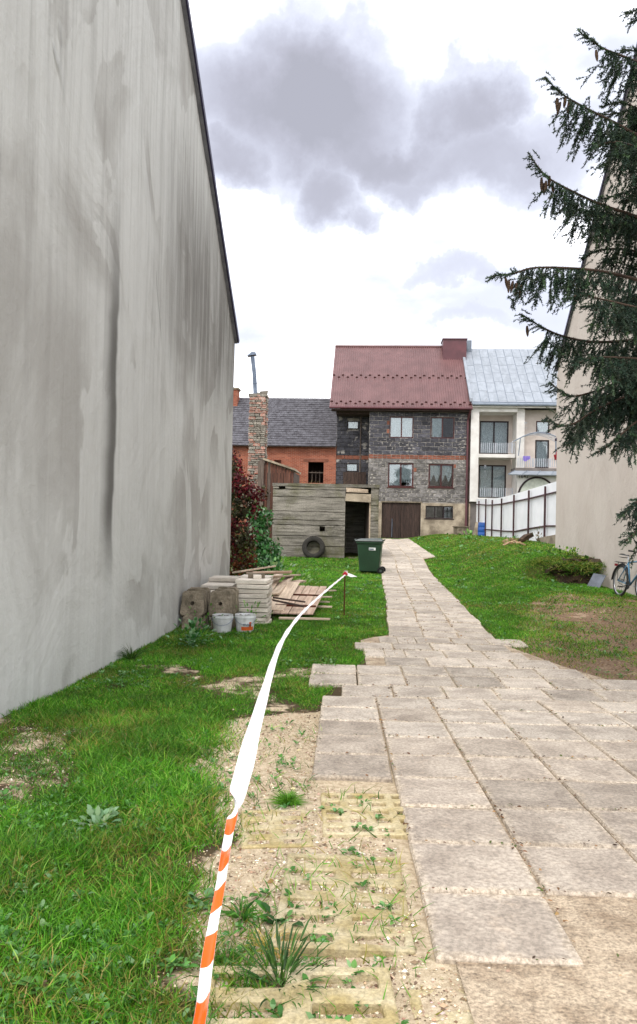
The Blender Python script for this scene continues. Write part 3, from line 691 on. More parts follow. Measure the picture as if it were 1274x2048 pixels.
def window(parent, rc, ly, fmat, panes=2, curtain=None, fw=.06, sill=True, blind=(), depth=.07):
    """frame ring with mullions under the building; panes, curtain and sill under the frame"""
    x0, x1, z0, z1 = rc; b = MB()
    b.wall(x0, x1, z0, z1, ly, ly + depth, [(x0 + fw + (x1 - x0 - fw) * k / panes, x0 + (x1 - x0 - fw) * (k + 1) / panes, z0 + fw, z1 - fw) for k in range(panes)])
    w = b.build('window', fmat, parent)
    for k in range(panes):
        a, c = x0 + fw + (x1 - x0 - fw) * k / panes, x0 + (x1 - x0 - fw) * (k + 1) / panes
        MB().bb(a - .004, c + .004, ly + .03, ly + .036, z0 + fw - .004, z1 - fw + .004).build('pane', M['glass'], w)
        kind = curtain[k] if isinstance(curtain, (list, tuple)) else curtain
        if kind:
            cb = MB(); H_ = z1 - z0 - 2 * fw
            def fn(u, v, a=a, c=c):
                x = a + (c - a) * u; zt = z1 - fw; low = {'full': 1.0, 'scallop': .78 + .1 * math.sin(u * 9 * math.pi), 'wave': .62 + .16 * math.sin(u * 3.2 * math.pi + 1), 'half': .5}[kind]
                return (x, ly + .07 + .012 * math.sin(u * 40) + .01 * math.sin(u * 13 + 2), zt - H_ * low * v)
            cb.grid(28, 6, fn); cb.build('curtain', M['lace'], w, smooth_=True)
    if sill: MB().bb(x0 - .06, x1 + .06, ly - .1, ly + .02, z0 - .06, z0 - .004).build('sill', fmat, w)
    return w
# ---- grey cinder-block house under the brown metal roof
gh = thing('block_house', 'unrendered grey cinder-block house with brown metal roof and wooden garage door', 'house', H.o, YAW)
X0 = 0.0; X1 = H.hit(942, 930)[0]; XL = H.hit(672, 930, 1.3)[0]
ZE = H.hit(800, 816)[1]; ZP = H.hit(850, 1004)[1]
wins = {'ul': (779, 833, 827, 876), 'ur': (861, 834, 909, 877), 'll': (776, 926, 827, 974), 'lr': (857, 928, 907, 975)}
wr = {k: H.rect(*v) for k, v in wins.items()}
gar = H.rect(763, 1005, 841, 1072); bas = H.rect(851, 1012, 906, 1037)
gar = (gar[0], gar[1], -.3, gar[3])
MB().wall(X0, X1, -.4, ZE + .1, .012, .35, [*wr.values(), gar, bas]).build('wall', M['mortar'], gh)
MB().bb(X0, X0 + .25, .352, 9, -.4, ZE + .1).bb(X1 - .25, X1, .352, 9, -.4, ZE + .1).bb(XL, X1, 9.002, 9.25, -.4, ZE + .1).bb(XL, XL + .25, 1.55, 9, -.4, ZE + .1).build('side_wall', M['mortar'], gh)
MB().bb(X0 + .26, X1 - .26, .36, 8.99, 2.35, 2.5).bb(X0 + .26, X1 - .26, .36, 8.99, 5.1, 5.25).build('floor_slab', M['mortar'], gh)
# plinth with its openings
MB().wall(X0 + .001, X1 - .001, -.4, ZP - .06, -.05, .008, [gar, bas]).build('plinth', M['plinth'], gh)
# blocks
BL = unit_block('block', M['block'], 5, .05, .025, 5); BLL = unit_block('block', M['block_low'], 5, .05, .025, 6); BO = unit_block('brick', M['brick_o'], 4, .06, .03, 8)
def cut(a, b, z0, z1, holes):
    segs = [(a, b)]
    for h in holes:
        if h[3] <= z0 + .06 or h[2] >= z1 - .06: continue
        n_ = []
        for p, q in segs:
            if h[1] <= p or h[0] >= q: n_.append((p, q)); continue
            if h[0] - p > .06: n_.append((p, h[0]))
            if q - h[1] > .06: n_.append((h[1], q))
        segs = n_
    return segs
nb_ = 0; ZB = H.hit(830, 914)[1]; bh = (ZE - ZP) / 22; z = ZP; rw = 0
while z < ZE - .05:
    band = abs(z + bh / 2 - ZB) < bh * .55
    x = X0 - (rw % 2) * .25
    while x < X1 - .02:
        a, b = max(x, X0), min(x + (.27 if band else .52), X1)
        if b - a > .03:
            for p, q in cut(a, b, z, z + bh, wr.values()):
                red = band or (rnd.random() < .55 and q - p < .2 and z > ZB - .9)
                if band:
                    for kz in (0, 1): inst('brick', rnd.choice(BO), gh, ((p + q) / 2, .055, z + bh * (.25 + .5 * kz)), (q - p - .02, .14 + rnd.uniform(-.02, .01), bh / 2 - .018))
                else:
                    inst('block', rnd.choice(BO if red else (BLL if z < ZB else BL)), gh, ((p + q) / 2, .055 + rnd.uniform(-.012, .012), z + bh / 2), (q - p - rnd.uniform(.015, .035), .14, bh - rnd.uniform(.015, .034)))
                nb_ += 1
        x += .27 if band else .52
    z += bh; rw += 1
# recessed bay on the left
rb1 = H.rect(695, 842, 717, 858, 1.3); rb2 = H.rect(692, 927, 715, 943, 1.3)
MB().wall(XL, X0, -.4, ZE + .1, 1.42, 1.54, [rb1, rb2]).build('bay_wall', M['mortar'], gh)
sb = MB(); z = .3; rw = 0
while z < ZE + .05:
    x = XL - (rw % 2) * .25
    while x < X0 - .02:
        a, b = max(x, XL), min(x + .52, X0 - .01)
        for p, q in cut(a, b, z, z + bh, [rb1, rb2]):
            if q - p > .04: sb.box(((p + q) / 2, 1.36, z + bh / 2), (q - p - .025, .11, bh - .025), None, 0 if abs(z + bh / 2 - ZB) > .13 else 1, .008)
        x += .52
    z += bh; rw += 1
o = sb.build('block_infill', [M['block'], M['brick_o']], gh); o['kind'] = 'stuff'
for rc, pa in ((rb1, 1), (rb2, 1)): window(gh, rc, 1.33, M['frame_dark'], 1, 'full', .05, False)
bw = H.rect(686, 944, 732, 972, 1.2)
for k in range(6):
    a = bw[0] + (bw[1] - bw[0]) * k / 6; MB().box((a + .12, 1.22, (bw[2] + bw[3]) / 2), ((bw[1] - bw[0]) / 6 - .012, .03, bw[3] - bw[2]), (0, 0, rnd.uniform(-.01, .01))).build('plank', M['wood_dark'], gh)
MB().tube([(H.hit(722, 826, 1.1)[0], 1.25, ZE), (H.hit(722, 826, 1.1)[0], 1.25, .3)], .03, 8).build('pipe', M['wood_grey'], gh)
window(gh, wr['ul'], .03, M['frame_brown'], 2, ['full', 'full'], .07, False)
window(gh, wr['ur'], .03, M['frame_brown'], 2, ['full', None], .07, False)
window(gh, wr['ll'], .03, M['frame_brown'], 2, ['full', 'scallop'], .085)
window(gh, wr['lr'], .03, M['frame_brown'], 2, ['wave', 'wave'], .085)
window(gh, bas, .03, M['frame_dark'], 3, None, .05)
# garage: two leaves of upright boards
gz0 = float(gz(4.2, 44.6)) - H.o.z + .02
for s in (0, 1):
    a = gar[0] + .03 + (gar[1] - gar[0] - .06) * s / 2; b = a + (gar[1] - gar[0] - .06) / 2 - .012
    d = thing('x', None, None); d.name = 'garage_door'; d.parent = gh
    for k in range(7):
        w_ = (b - a) / 7; MB().bb(a + w_ * k + .004, a + w_ * (k + 1) - .004, .06 + rnd.uniform(-.006, .006), .1, gz0, gar[3] - .03).build('plank', M['wood_dark'], d)
MB().tube([(gar[0] + .63, .02, gz0 + .05), (gar[0] + .63, .02, gz0 + 1.15)], .018, 6).build('door_bolt', M['galv'], gh)
MB().bb(gar[0] - .08, gar[1] + .08, -.05, .06, gar[3] - .005, gar[3] + .07).build('lintel', M['old_concrete'], gh)
# roof: ribbed brown sheet, ridge at the middle of the house
ye, yr = -.55, 4.55
xe0, xe1 = H.hit(659, 812, ye)[0], H.hit(945, 815, ye)[0]; ze = H.hit(800, 814, ye)[1]; zr = H.hit(800, 694, yr)[1]
rb = MB(); nrib = 60; prof = []
for k in range(nrib):
    u0_, u1_ = k / nrib, (k + 1) / nrib; w_ = (xe1 - xe0) / nrib; xk = xe0 + w_ * k
    prof += [(xk, 0), (xk + w_ * .62, 0), (xk + w_ * .70, .045), (xk + w_ * .92, .045)]
prof.append((xe1, 0)); nv = len(prof)
sdir = Vector((0, yr - ye, zr - ze)); nrm = Vector((0, -(zr - ze), yr - ye)).normalized()
for vv in (0, 1):
    for x, hh in prof: p = Vector((x, ye, ze)) + sdir * vv + nrm * hh; rb.v.append(tuple(p))
for k in range(nv - 1): rb.f.append((k, k + 1, nv + k + 1, nv + k)); rb.mi.append(0)
back = [Vector((xe0, yr, zr)), Vector((xe1, yr, zr)), Vector((xe1, 2 * yr - ye, ze)), Vector((xe0, 2 * yr - ye, ze))]
rb.add(back, [(0, 1, 2, 3)])
rb.prism([(xe0, ye + .02, ze - .09), (xe0, yr, zr - .09), (xe0, yr, zr - .01), (xe0, ye + .02, ze - .012)], (xe1 - xe0, 0, 0))
roof = rb.build('roof', M['roof_brown'], gh)
MB().bb(XL, X1 - .01, .1, 9.1, ze - .35, ze - .1).build('attic_floor', M['wood_dark'], gh)
MB().prism([(XL + .05, .2, ze - .1), (XL + .05, 8.9, ze - .1), (XL + .05, yr, zr - .35)], (.2, 0, 0)).prism([(X1 - .25, .2, ze - .1), (X1 - .25, 8.9, ze - .1), (X1 - .25, yr, zr - .35)], (.2, 0, 0)).build('gable_wall', M['mortar'], gh)
MB().tube([(xe0, yr, zr + .03), (xe1, yr, zr + .03)], .09, 8).build('ridge_cap', M['roof_brown'], roof)
gut = MB(); gut.tube([(xe0, ye - .07, ze - .06), (xe1, ye - .07, ze - .06)], .075, 10); gut.build('gutter', M['roof_brown_dark'], gh)
MB().bb(xe0 + .1, xe1 - .1, ye + .02, .1, ze - .22, ze - .14).build('soffit', M['wood_dark'], gh)
dpx = H.hit(934, 930, -.12)[0]
MB().tube([(dpx + .1, ye - .05, ze - .1), (dpx, -.14, ze - .7), (dpx, -.14, .35)], .06, 8).build('downpipe', M['roof_brown_dark'], gh)
MB().bb(dpx - .02, dpx + .16, -.07, -.02, .1, ze - .3).build('corner_board', M['wood_dark'], gh)
gm = MB().prism([(-.085, 0, 0), (.085, 0, 0), (.055, -.02, .035), (-.055, -.02, .035)], (0, -.012, .055)).build('snow_guard', M['guard'], roof)
gme = gm.data; first = True
for f, n_, off in ((.055, 15, .2), (.025, 15, .75), (.475, 15, .2), (.44, 15, .75)):
    for k in range(n_):
        p = Vector((xe0 + (xe1 - xe0) * (k + off) / n_, ye, ze)) + sdir * f + nrm * .05
        if first: gm.location = p; gm.scale = (.95, 1, 1); first = False
        else: inst('snow_guard', gme, roof, p, (.95, 1, 1))
cr = H.rect(886, 679, 933, 719, 3.4)
MB().bb(cr[0], cr[1], 3.4, 4.6, cr[2] - 1.1, cr[3]).bb(cr[0] - .05, cr[1] + .05, 3.34, 4.66, cr[3] + .002, cr[3] + .07).build('chimney', M['roof_brown_dark'], roof)
# soil stack ring beside the house
p = W(922, 1062, 43.6); cw = .72
well = thing('concrete_well_ring', 'weathered round concrete well ring against the block house corner', 'well', (p.x, p.y, float(gz(p.x, p.y)) - .05))
MB().lathe([(.42, 0), (.44, .5), (.33, .5), (.33, 0)], 24, closed=True).build('ring', M['old_concrete'], well)
MB().lathe([(.001, .56), (.5, .56), (.5, .502), (.001, .502)], 24).build('cover', M['plinth'], well)

# ---- long brick barn with the grey shingle roof
BY = 1.3
bn = thing('brick_barn', 'long low red brick barn with grey shingle roof joined to the block house', 'barn', H.o, YAW)
bx0 = H.hit(380, 930, BY)[0]; bx1 = XL - .004; bze = H.hit(600, 892, BY - .35)[1]; bzr = H.hit(600, 797, BY + 4.6)[1]
op = H.rect(616, 924, 647, 966, BY)
op2 = H.rect(548, 920, 562, 928, BY)
MB().wall(bx0, bx1, -.4, bze + .1, BY, BY + .3, [op, op2]).build('wall', M['brickwall'], bn)
MB().bb(bx0, bx0 + .25, BY + .302, BY + 9, -.4, bze).bb(bx0, bx1, BY + 9.002, BY + 9.2, -.4, bze).build('rear_wall', M['brickwall'], bn)
MB().bb(op[0] - .3, op[1] + .3, BY - .02, BY + .1, op[3] + .003, op[3] + .2).build('lintel', M['brick_o'], bn)
bars = MB().bb(op[0], op[1], BY + .12, BY + .15, (op[2] + op[3]) / 2 - .02, (op[2] + op[3]) / 2 + .02)
for k in range(1, 4): bars.bb(op[0] + (op[1] - op[0]) * k / 4 - .012, op[0] + (op[1] - op[0]) * k / 4 + .012, BY + .155, BY + .18, op[2], (op[2] + op[3]) / 2 + .1)
bars.build('window_bars', M['wood_grey'], bn)
MB().bb(op[0] - .4, op[1] + .4, BY + 2.2, BY + 2.3, -.4, bze - .05).bb(op[0] - .5, op[0] - .41, BY + .31, BY + 2.3, -.4, bze - .05).bb(op[1] + .41, op[1] + .5, BY + .31, BY + 2.3, -.4, bze - .05).bb(op[0] - .4, op[1] + .4, BY + .31, BY + 2.2, bze - .1, bze - .06).build('inner_wall', M['wood_dark'], bn)
brd = MB(); yb0, yb1 = BY - .35, BY + 4.6
brd.prism([(bx0 - .2, yb0, bze - .06), (bx0 - .2, yb1, bzr - .06), (bx0 - .2, yb1, bzr), (bx0 - .2, yb0, bze)], (bx1 - bx0 + .2, 0, 0))
brd.add([(bx0 - .2, yb1, bzr), (bx1, yb1, bzr), (bx1, 2 * yb1 - yb0, bze), (bx0 - .2, 2 * yb1 - yb0, bze)], [(0, 1, 2, 3)])
broof = brd.build('roof', M['wood_dark'], bn)
sh = MB(); nr = 22; sd = Vector((0, yb1 - yb0, bzr - bze)); sn = Vector((0, -sd.z, sd.y)).normalized(); sl_ = sd.length
for r_ in range(nr):
    x = bx0 - .2 - (r_ % 2) * .13 - rnd.random() * .1
    xlim = bx1 + (.9 if r_ < 7 else .2) * 0
    while x < bx1 - .02:
        w_ = .255; a, b = max(x, bx0 - .2), min(x + w_, bx1)
        if b - a > .04:
            j = rnd.uniform(-.012, .012); f0 = r_ / nr - .004; f1 = (r_ + 1.15) / nr
            p0 = Vector((0, yb0, bze)) + sd * (f0 + j * .12); p1 = Vector((0, yb0, bze)) + sd * f1
            t0 = .036 + rnd.uniform(0, .016); q = [p0 + sn * t0, p1 + sn * .012, p0 + sn * (t0 - .028)]
            sh.add([(a + .006, q[0].y, q[0].z), (b - .006, q[0].y, q[0].z), (b - .006, q[1].y, q[1].z), (a + .006, q[1].y, q[1].z), (a + .006, q[2].y, q[2].z), (b - .006, q[2].y, q[2].z)], [(0, 1, 2, 3), (4, 5, 1, 0), (4, 0, 3), (5, 2, 1)])
        x += w_
o = sh.build('shingles', M['shingle'], broof); o['kind'] = 'stuff'
bc = H.rect(462, 781, 477, 806, BY + 4)
ch = MB().bb(bc[0] - .6, bc[1], BY + 3.6, BY + 4.4, bc[2] - .8, bc[3]).build('chimney', M['brickwall'], broof)
MB().bb(bc[0] - .66, bc[1] + .08, BY + 3.52, BY + 4.48, bc[3] + .002, bc[3] + .13).build('chimney_cap', M['old_concrete'], ch)

# ---- white house with balconies
wh = thing('white_house', 'white rendered house with stacked balconies and pale sheet-metal roof', 'house', H.o, YAW)
wx0 = H.hit(941, 900, -.25)[0]; wx1 = wx0 + 9.5
zg = H.hit(1000, 815, -.25)[1]
def rc(x0, y0, x1, y1, ly): return H.rect(x0, y0, x1, y1, ly)
p1 = rc(941, 822, 957, 1003, -.25); MB().bb(p1[0], p1[1], -.25, 1.6, p1[2], zg).build('pilaster', M['white_wall'], wh)
zb1 = p1[2]
MB().bb(p1[0] + .02, wx1, .0, 1.5, -.5, zb1 - .01).build('plinth', M['grey_wall'], wh)
p2 = rc(1033, 824, 1048, 950, -.05); MB().bb(p2[0], p2[1] + .02, -.05, 1.6, zb1, zg).build('pilaster', M['white_wall'], wh)
# back wall of the loggias
dU = rc(959, 842, 1017, 908, 1.3); dL = rc(957, 930, 1012, 997, 1.3)
MB().wall(p1[1], p2[0], zb1, zg, 1.3, 1.55, [dU, dL]).build('loggia_wall', M['cream_wall'], wh)
MB().bb(p1[1] + .003, p2[0] - .003, -.2, 1.298, zg - .25, zg - .002).build('loggia_ceiling', M['white_wall'], wh)
rwn = rc(1072, 842, 1099, 866, .6); rdn = rc(1070, 880, 1098, 936, .6)
MB().wall(p2[1] + .022, wx1, zb1, zg, .6, .85, [rwn, rdn]).build('wall', M['cream_wall'], wh)
MB().bb(wx0 + .3, wx1, 9, 9.2, -.5, zg).bb(wx1 - .2, wx1, .86, 9, -.5, zg).build('rear_wall', M['white_wall'], wh)
MB().bb(wx0 + .3, wx1 - .2, 1.56, 8.9, 2.4, 2.55).build('floor_slab', M['cream_wall'], wh)
for d, n_ in ((dU, 2), (dL, 2)): window(wh, d, 1.33, M['frame_dark'], n_, 'full', .08, False)
window(wh, rwn, .63, M['frame_brown'], 1, 'full', .07); window(wh, rdn, .63, M['frame_dark'], 1, 'full', .08, False)
def balcony(x0, x1, zs0, zs1, ztop, y0, y1, mat_=M['white_wall']):
    s = MB().bb(x0, x1, y0, y1, zs0, zs1).build('balcony', mat_, wh)
    MB().tube([(x0 + .03, y0 + .06, ztop), (x1 - .03, y0 + .06, ztop)], .035, 6).tube([(x0 + .03, y0 + .06, ztop - .13), (x1 - .03, y0 + .06, ztop - .13)], .02, 6).tube([(x0 + .03, y0 + .06, zs1 + .08), (x1 - .03, y0 + .06, zs1 + .08)], .025, 6).build('rail', M['galv_rail'], s)
    n_ = int((x1 - x0) / .125); b0 = None
    for k in range(n_ + 1):
        x = x0 + .05 + (x1 - x0 - .1) * k / n_; th = .035 if k % 8 == 0 else .016
        if b0 is None: b0 = MB().bb(-.5, .5, -.5, .5, 0, 1).build('baluster', M['galv_rail'], s).data; o_ = bpy.data.objects['baluster'] if False else s.children[-1]; o_.location = (x, y0 + .06, zs1 + .06); o_.scale = (.05, .03, ztop - .13 - zs1 - .06)
        else: inst('baluster', b0, s, (x, y0 + .06, zs1 + .06), (th * 2.6, .03, ztop - .13 - zs1 - .06))
u = rc(954, 908, 1030, 915, -.25); zt = H.hit(990, 881, -.25)[1]; balcony(p1[1] - .02, u[1], u[2], u[3], zt, -.27, 1.29)
l_ = rc(952, 996, 1026, 1003, -.25); zt = H.hit(990, 971, -.25)[1]; balcony(p1[1] - .02, l_[1], l_[2], l_[3], zt, -.27, 1.29)
u = rc(1030, 936, 1116, 943, -.7); zt = H.hit(1075, 912, -.7)[1]; rx1 = u[1] + 1.2; balcony(u[0], rx1, u[2], u[3], zt, -.7, .59, M['grey_wall'])
# sheet-metal canopy below the right balcony, house number under it
cz0 = H.hit(1060, 949, -1.1)[1]; cz1 = H.hit(1060, 941, -.7)[1] - .02
cpy = MB().prism([(H.hit(1016, 946, -1.1)[0], -1.15, cz0), (rx1, -1.15, cz0), (rx1, -.72, cz1), (u[0], -.72, cz1)], (0, .02, -.05)).build('canopy', M['roof_zinc'], wh)
for k in range(6):
    t_ = k / 5; MB().tube([(H.hit(1016, 946, -1.1)[0] * (1 - t_) + rx1 * t_, -1.15, cz0 + .02), (u[0] * (1 - t_) + rx1 * t_, -.72, cz1 + .02)], .018, 5).build('seam', M['zinc_seam'], cpy)
fz = rc(1034, 951, 1116, 990, -.6)
en = MB().wall(fz[0], fz[1] + 1, zb1 - .2, cz0 - .06, -.6, -.42, []).build('porch_wall', M['white_wall'], wh)
ac = rc(1036, 956, 1112, 1000, -.62); ab = MB(); pts = []
for k in range(25):
    t_ = math.pi * k / 24; pts.append((ac[0] + (ac[1] - ac[0]) * (.5 - .5 * math.cos(t_)), -.64, ac[2] + .1 + (ac[3] - ac[2]) * math.sin(t_) * .95))
MB().tube(pts, .055, 6).build('arch_trim', M['frame_dark'], en)
MB().add([(q[0], -.612, q[2]) for q in pts], [tuple(range(25))[::-1]]).build('arch_panel', mat('frosted_panel', 'C4C8BC', 'AEB2A6', bump=.05), en)
hn = H.hit(1047, 952, -.66); text_mesh('1642', .30, 'house_number', M['ink'], wh, Matrix.Translation((hn[0], -.625, hn[1] - .03)) @ Matrix.Rotation(R(90), 4, 'X'))
# tubular awning frame over the right balcony
a0, a1, am = H.hit(1027, 883, -1.0), H.hit(1114, 880, -1.0), H.hit(1074, 868, -1.0)
for yy in (-1.0, -.6, -.2, .3):
    pts = []
    for k in range(17):
        t_ = k / 16; pts.append((a0[0] + (a1[0] + .5 - a0[0]) * t_, yy, a0[1] + (am[1] - a0[1] + .1) * math.sin(math.pi * t_)))
    MB().tube(pts, .035 if yy == -1 else .02, 6).build('awning_hoop', M['galv_rail'] if yy != -1 else M['zinc_seam'], wh)
MB().tube([(H.hit(1041, 880, -.7)[0], -.68, a0[1] + .25), (H.hit(1037, 912, -.7)[0], -.68, zt)], .03, 6).tube([(H.hit(1112, 880, -.7)[0], -.68, a0[1] + .1), (H.hit(1112, 912, -.7)[0], -.68, zt)], .04, 6).build('awning_post', M['zinc_seam'], wh)
# eaves and roof of single sheets
MB().bb(wx0 + .05, wx1, -.42, -.252, zg - .02, zg + .17).build('fascia', M['white_wall'], wh)
MB().tube([(wx0 + .05, -.52, zg + .15), (wx1, -.52, zg + .15)], .09, 8).build('gutter', M['zinc_seam'], wh)
MB().bb(wx0, wx1, -.45, 9.2, zg + .172, zg + .25).build('eave_board', M['roof_zinc'], wh)
we, wrg = -.4, 4.6; wze = zg + .3; wzr = H.hit(1000, 698, wrg)[1]
wsd = Vector((0, wrg - we, wzr - wze)); wsn = Vector((0, -wsd.z, wsd.y)).normalized()
rf = MB(); rf.prism([(wx0, we, wze - .05), (wx0, wrg, wzr - .05), (wx0, wrg, wzr), (wx0, we, wze)], (wx1 - wx0, 0, 0)); rf.add([(wx0, wrg, wzr), (wx1, wrg, wzr), (wx1, 2 * wrg - we, wze), (wx0, 2 * wrg - we, wze)], [(0, 1, 2, 3)])
wroof = rf.build('roof', M['zinc_seam'], wh)
pm = MB().bb(-.5, .5, 0, 1, 0, .012).build('roof_panel', M['roof_zinc'], wroof); pme = pm.data; first = True
ang = math.atan2(wsd.z, wsd.y); colw = .52
for c_ in range(int((wx1 - wx0) / colw)):
    f = -.14 if c_ % 2 else 0.0
    while f < .99:
        a, b = max(f, 0), min(f + .165, 1.0)
        if b - a > .02:
            p = Vector((wx0 + colw * (c_ + .5), we, wze)) + wsd * a + wsn * (.004 + rnd.uniform(0, .004)); sc = (colw - .035, (b - a) * wsd.length - .02, 1)
            if first: pm.location = p; pm.scale = sc; pm.rotation_euler = (ang, 0, 0); first = False
            else: inst('roof_panel', pme, wroof, p, sc, (ang, 0, 0))
        f += .165
MB().prism([(wx0 - .12, we, wze + .02), (wx0 - .12, wrg, wzr + .02), (wx0 - .12, wrg, wzr + .22), (wx0 - .12, we, wze + .22)], (.16, 0, 0)).build('parapet_flashing', M['roof_zinc'], wroof)
wc = rc(933, 682, 941, 700, 4.4); MB().bb(wc[0], wc[1] + .05, 4.2, 4.7, wc[2] - .9, wc[3]).build('chimney', M['zinc_seam'], wroof)
# things on the right balcony
q = H.hit(1111, 905, -.55); pw = H.M @ Vector((q[0], -.78, q[1]))
pot = thing('flower_pot', 'small red hanging pot with a plant on the white house balcony rail', 'pot', pw - Vector((0, 0, .45)))
MB().lathe([(.09, 0), (.16, .3), (.14, .3), (.08, .02)], 14).build('pot', M['red_pot'], pot)
MB().tube([(0, 0, .2), (.02, 0, .42), (.05, .02, .55)], [.06, .05, .02], 6).build('plant', M['red_pot'], pot)
q0 = H.hit(1046, 913, -.7); q1 = H.hit(1060, 924, -.7)
lb = MB(); lb.grid(10, 5, lambda a, b: tuple(H.M @ Vector((q0[0] + (q1[0] - q0[0]) * a, -.72 - .02 * math.sin(a * 20), q0[1] + .03 - (q0[1] - q1[1]) * b * (.8 + .2 * math.sin(a * 5))))))
tag(lb.build('towel', M['purple']), 'lilac towel hung over the white house balcony rail', 'towel')
# ------------------------------------------------------------------ concrete outhouse
SF = Frame(545, 27, YAW, float(gz(.2, 27)) - .15)
sh_ = thing('concrete_shed', 'mossy board-marked concrete shed with dark open doorway and rough lintel', 'shed', SF.o, YAW)
sx0, sx1 = SF.hit(545, 1040)[0], SF.hit(757, 1040)[0]; dj0, dj1 = SF.hit(690, 1040)[0], SF.hit(741, 1040)[0]
zt = SF.hit(620, 970)[1]; dz = SF.hit(715, 1003)[1]
edges = [SF.hit(615, yy)[1] for yy in (1135, 1117, 1092, 1072, 1050, 1040, 1023, 994, 979)]
hole = SF.rect(639, 1053, 650, 1063)
notch = SF.rect(558, 971, 571, 977)
def course(x0, x1, z0, z1, holes=()):
    off = rnd.uniform(-.045, .03); b = MB().wall(x0, x1, z0 + .012, z1 - .010, off, .25, holes)
    o = b.build('wall_course', M['boardconc'], sh_)
    bm = bmesh.new(); bm.from_mesh(o.data); bmesh.ops.remove_doubles(bm, verts=bm.verts, dist=.001)
    bmesh.ops.subdivide_edges(bm, edges=[e_ for e_ in bm.edges if e_.calc_length() > .5], cuts=10)
    for v in bm.verts:
        if v.co.y < .2: v.co += Vector((0, rnd.uniform(-.008, .008), rnd.uniform(-.008, .008)))
    bmesh.ops.triangulate(bm, faces=bm.faces); bm.to_mesh(o.data); bm.free(); return o
for a, b in zip(edges[:-1], edges[1:]):
    hs = [h for h in (hole,) if h[2] < b and h[3] > a]
    course(sx0, dj0, a, b, hs)
course(sx0, dj0 + .02, edges[-1], zt - .06, [notch])
jz = [edges[0], SF.hit(750, 1078)[1], SF.hit(750, 1042)[1], SF.hit(750, 1011)[1]]
for a, b in zip(jz[:-1], jz[1:]): course(dj1, sx1, a, b)
course(dj1 + .002, sx1 - .02, jz[-1], zt - .07)
lz0, lz1 = SF.hit(715, 1003)[1], SF.hit(715, 988)[1]
MB().box(((dj0 + dj1) / 2, .06, (lz0 + lz1) / 2), (dj1 - dj0 - .006, .2, lz1 - lz0), (0, R(1.5), 0), 0, .02).build('lintel', M['plinth'], sh_)
MB().box(((dj0 + dj1) / 2 - .05, .02, lz1 + .12), (dj1 - dj0 - .15, .12, .14), (0, R(2), 0), 0, .03).build('lintel_beam', M['wood_pale'], sh_)
MB().bb(sx0 - .03, sx1 + .02, -.04, 3.4, zt - .055, zt + .05).build('roof_slab', M['boardconc'], sh_)
MB().bb(sx0 + .02, dj0 - .01, .07, .24, -.2, edges[3] - .02).bb(sx0 + .02, dj0 - .01, .075, .24, edges[4] + .02, zt - .2).build('wall_core', M['old_concrete'], sh_)
MB().bb(sx0, sx0 + .2, .255, 3.3, -.2, zt - .06).bb(sx1 - .2, sx1, .255, 3.3, -.2, zt - .06).build('side_wall', M['boardconc'], sh_)
MB().wall(sx0 + .2, sx1 - .2, -.2, zt - .06, 3.1, 3.3, []).build('rear_wall', M['boardconc'], sh_)
MB().box((dj1 - .12, .75, dz / 2 + .1), (.05, .9, dz - .25), (0, 0, R(8))).build('door', M['wood_grey'], sh_)
MB().bb(dj1 - .05, dj1 - .004, .05, .13, .1, dz - .01).build('door_frame', M['wood_pale'], sh_)
MB().box(((dj0 + dj1) / 2 + .1, .0, .16), (dj1 - dj0 - .1, .18, .05), (0, R(1), 0)).build('threshold', M['wood_grey'], sh_)

# ------------------------------------------------------------------ plank shed with the brick chimney
PF = Frame(517, 28.6, YAW, float(gz(-2, 28.6)) - .1)
ps = thing('plank_shed', 'narrow grey plank shed with sloping roof behind the concrete shed', 'shed', PF.o, YAW)
px0, px1 = PF.hit(514, 1000)[0], PF.hit(586, 1000)[0]; za, zb = PF.hit(530, 921)[1], PF.hit(586, 941)[1]
n_ = 11
for k in range(n_):
    a = px0 + (px1 - px0) * k / n_; b = px0 + (px1 - px0) * (k + 1) / n_; t0 = za + (zb - za) * max(0, (k - 2)) / (n_ - 3)
    y_ = rnd.uniform(0, .02); MB().bb(a + .006, b - .006, y_, y_ + .03, -.1 + rnd.uniform(0, .08), t0 - .02).build('plank', M['wood_grey'] if k < 4 and k != 2 else M['wood_red'], ps)
MB().bb(px0 + .02, px1 - .02, .06, .1, -.1, zb - .1).build('backing', M['wood_dark'], ps)
MB().bb(px0, px0 + .1, .1, 2.4, -.1, zb).bb(px1 - .1, px1, .1, 2.4, -.1, zb - .05).build('side_wall', M['wood_grey'], ps)
xr0 = PF.hit(527, 915)[0]
MB().prism([(xr0, -.12, za + .02), (px1 + .05, -.12, zb + .0), (px1 + .05, -.12, zb + .07), (xr0, -.12, za + .10)], (0, 2.6, 0)).build('roof', M['plinth'], ps)
pp = PF.rect(520, 920, 529, 1000, -.04); MB().bb(pp[0], pp[1] - .03, -.1, -.005, .4, za + .02).build('corner_post', M['wood_grey'], ps)

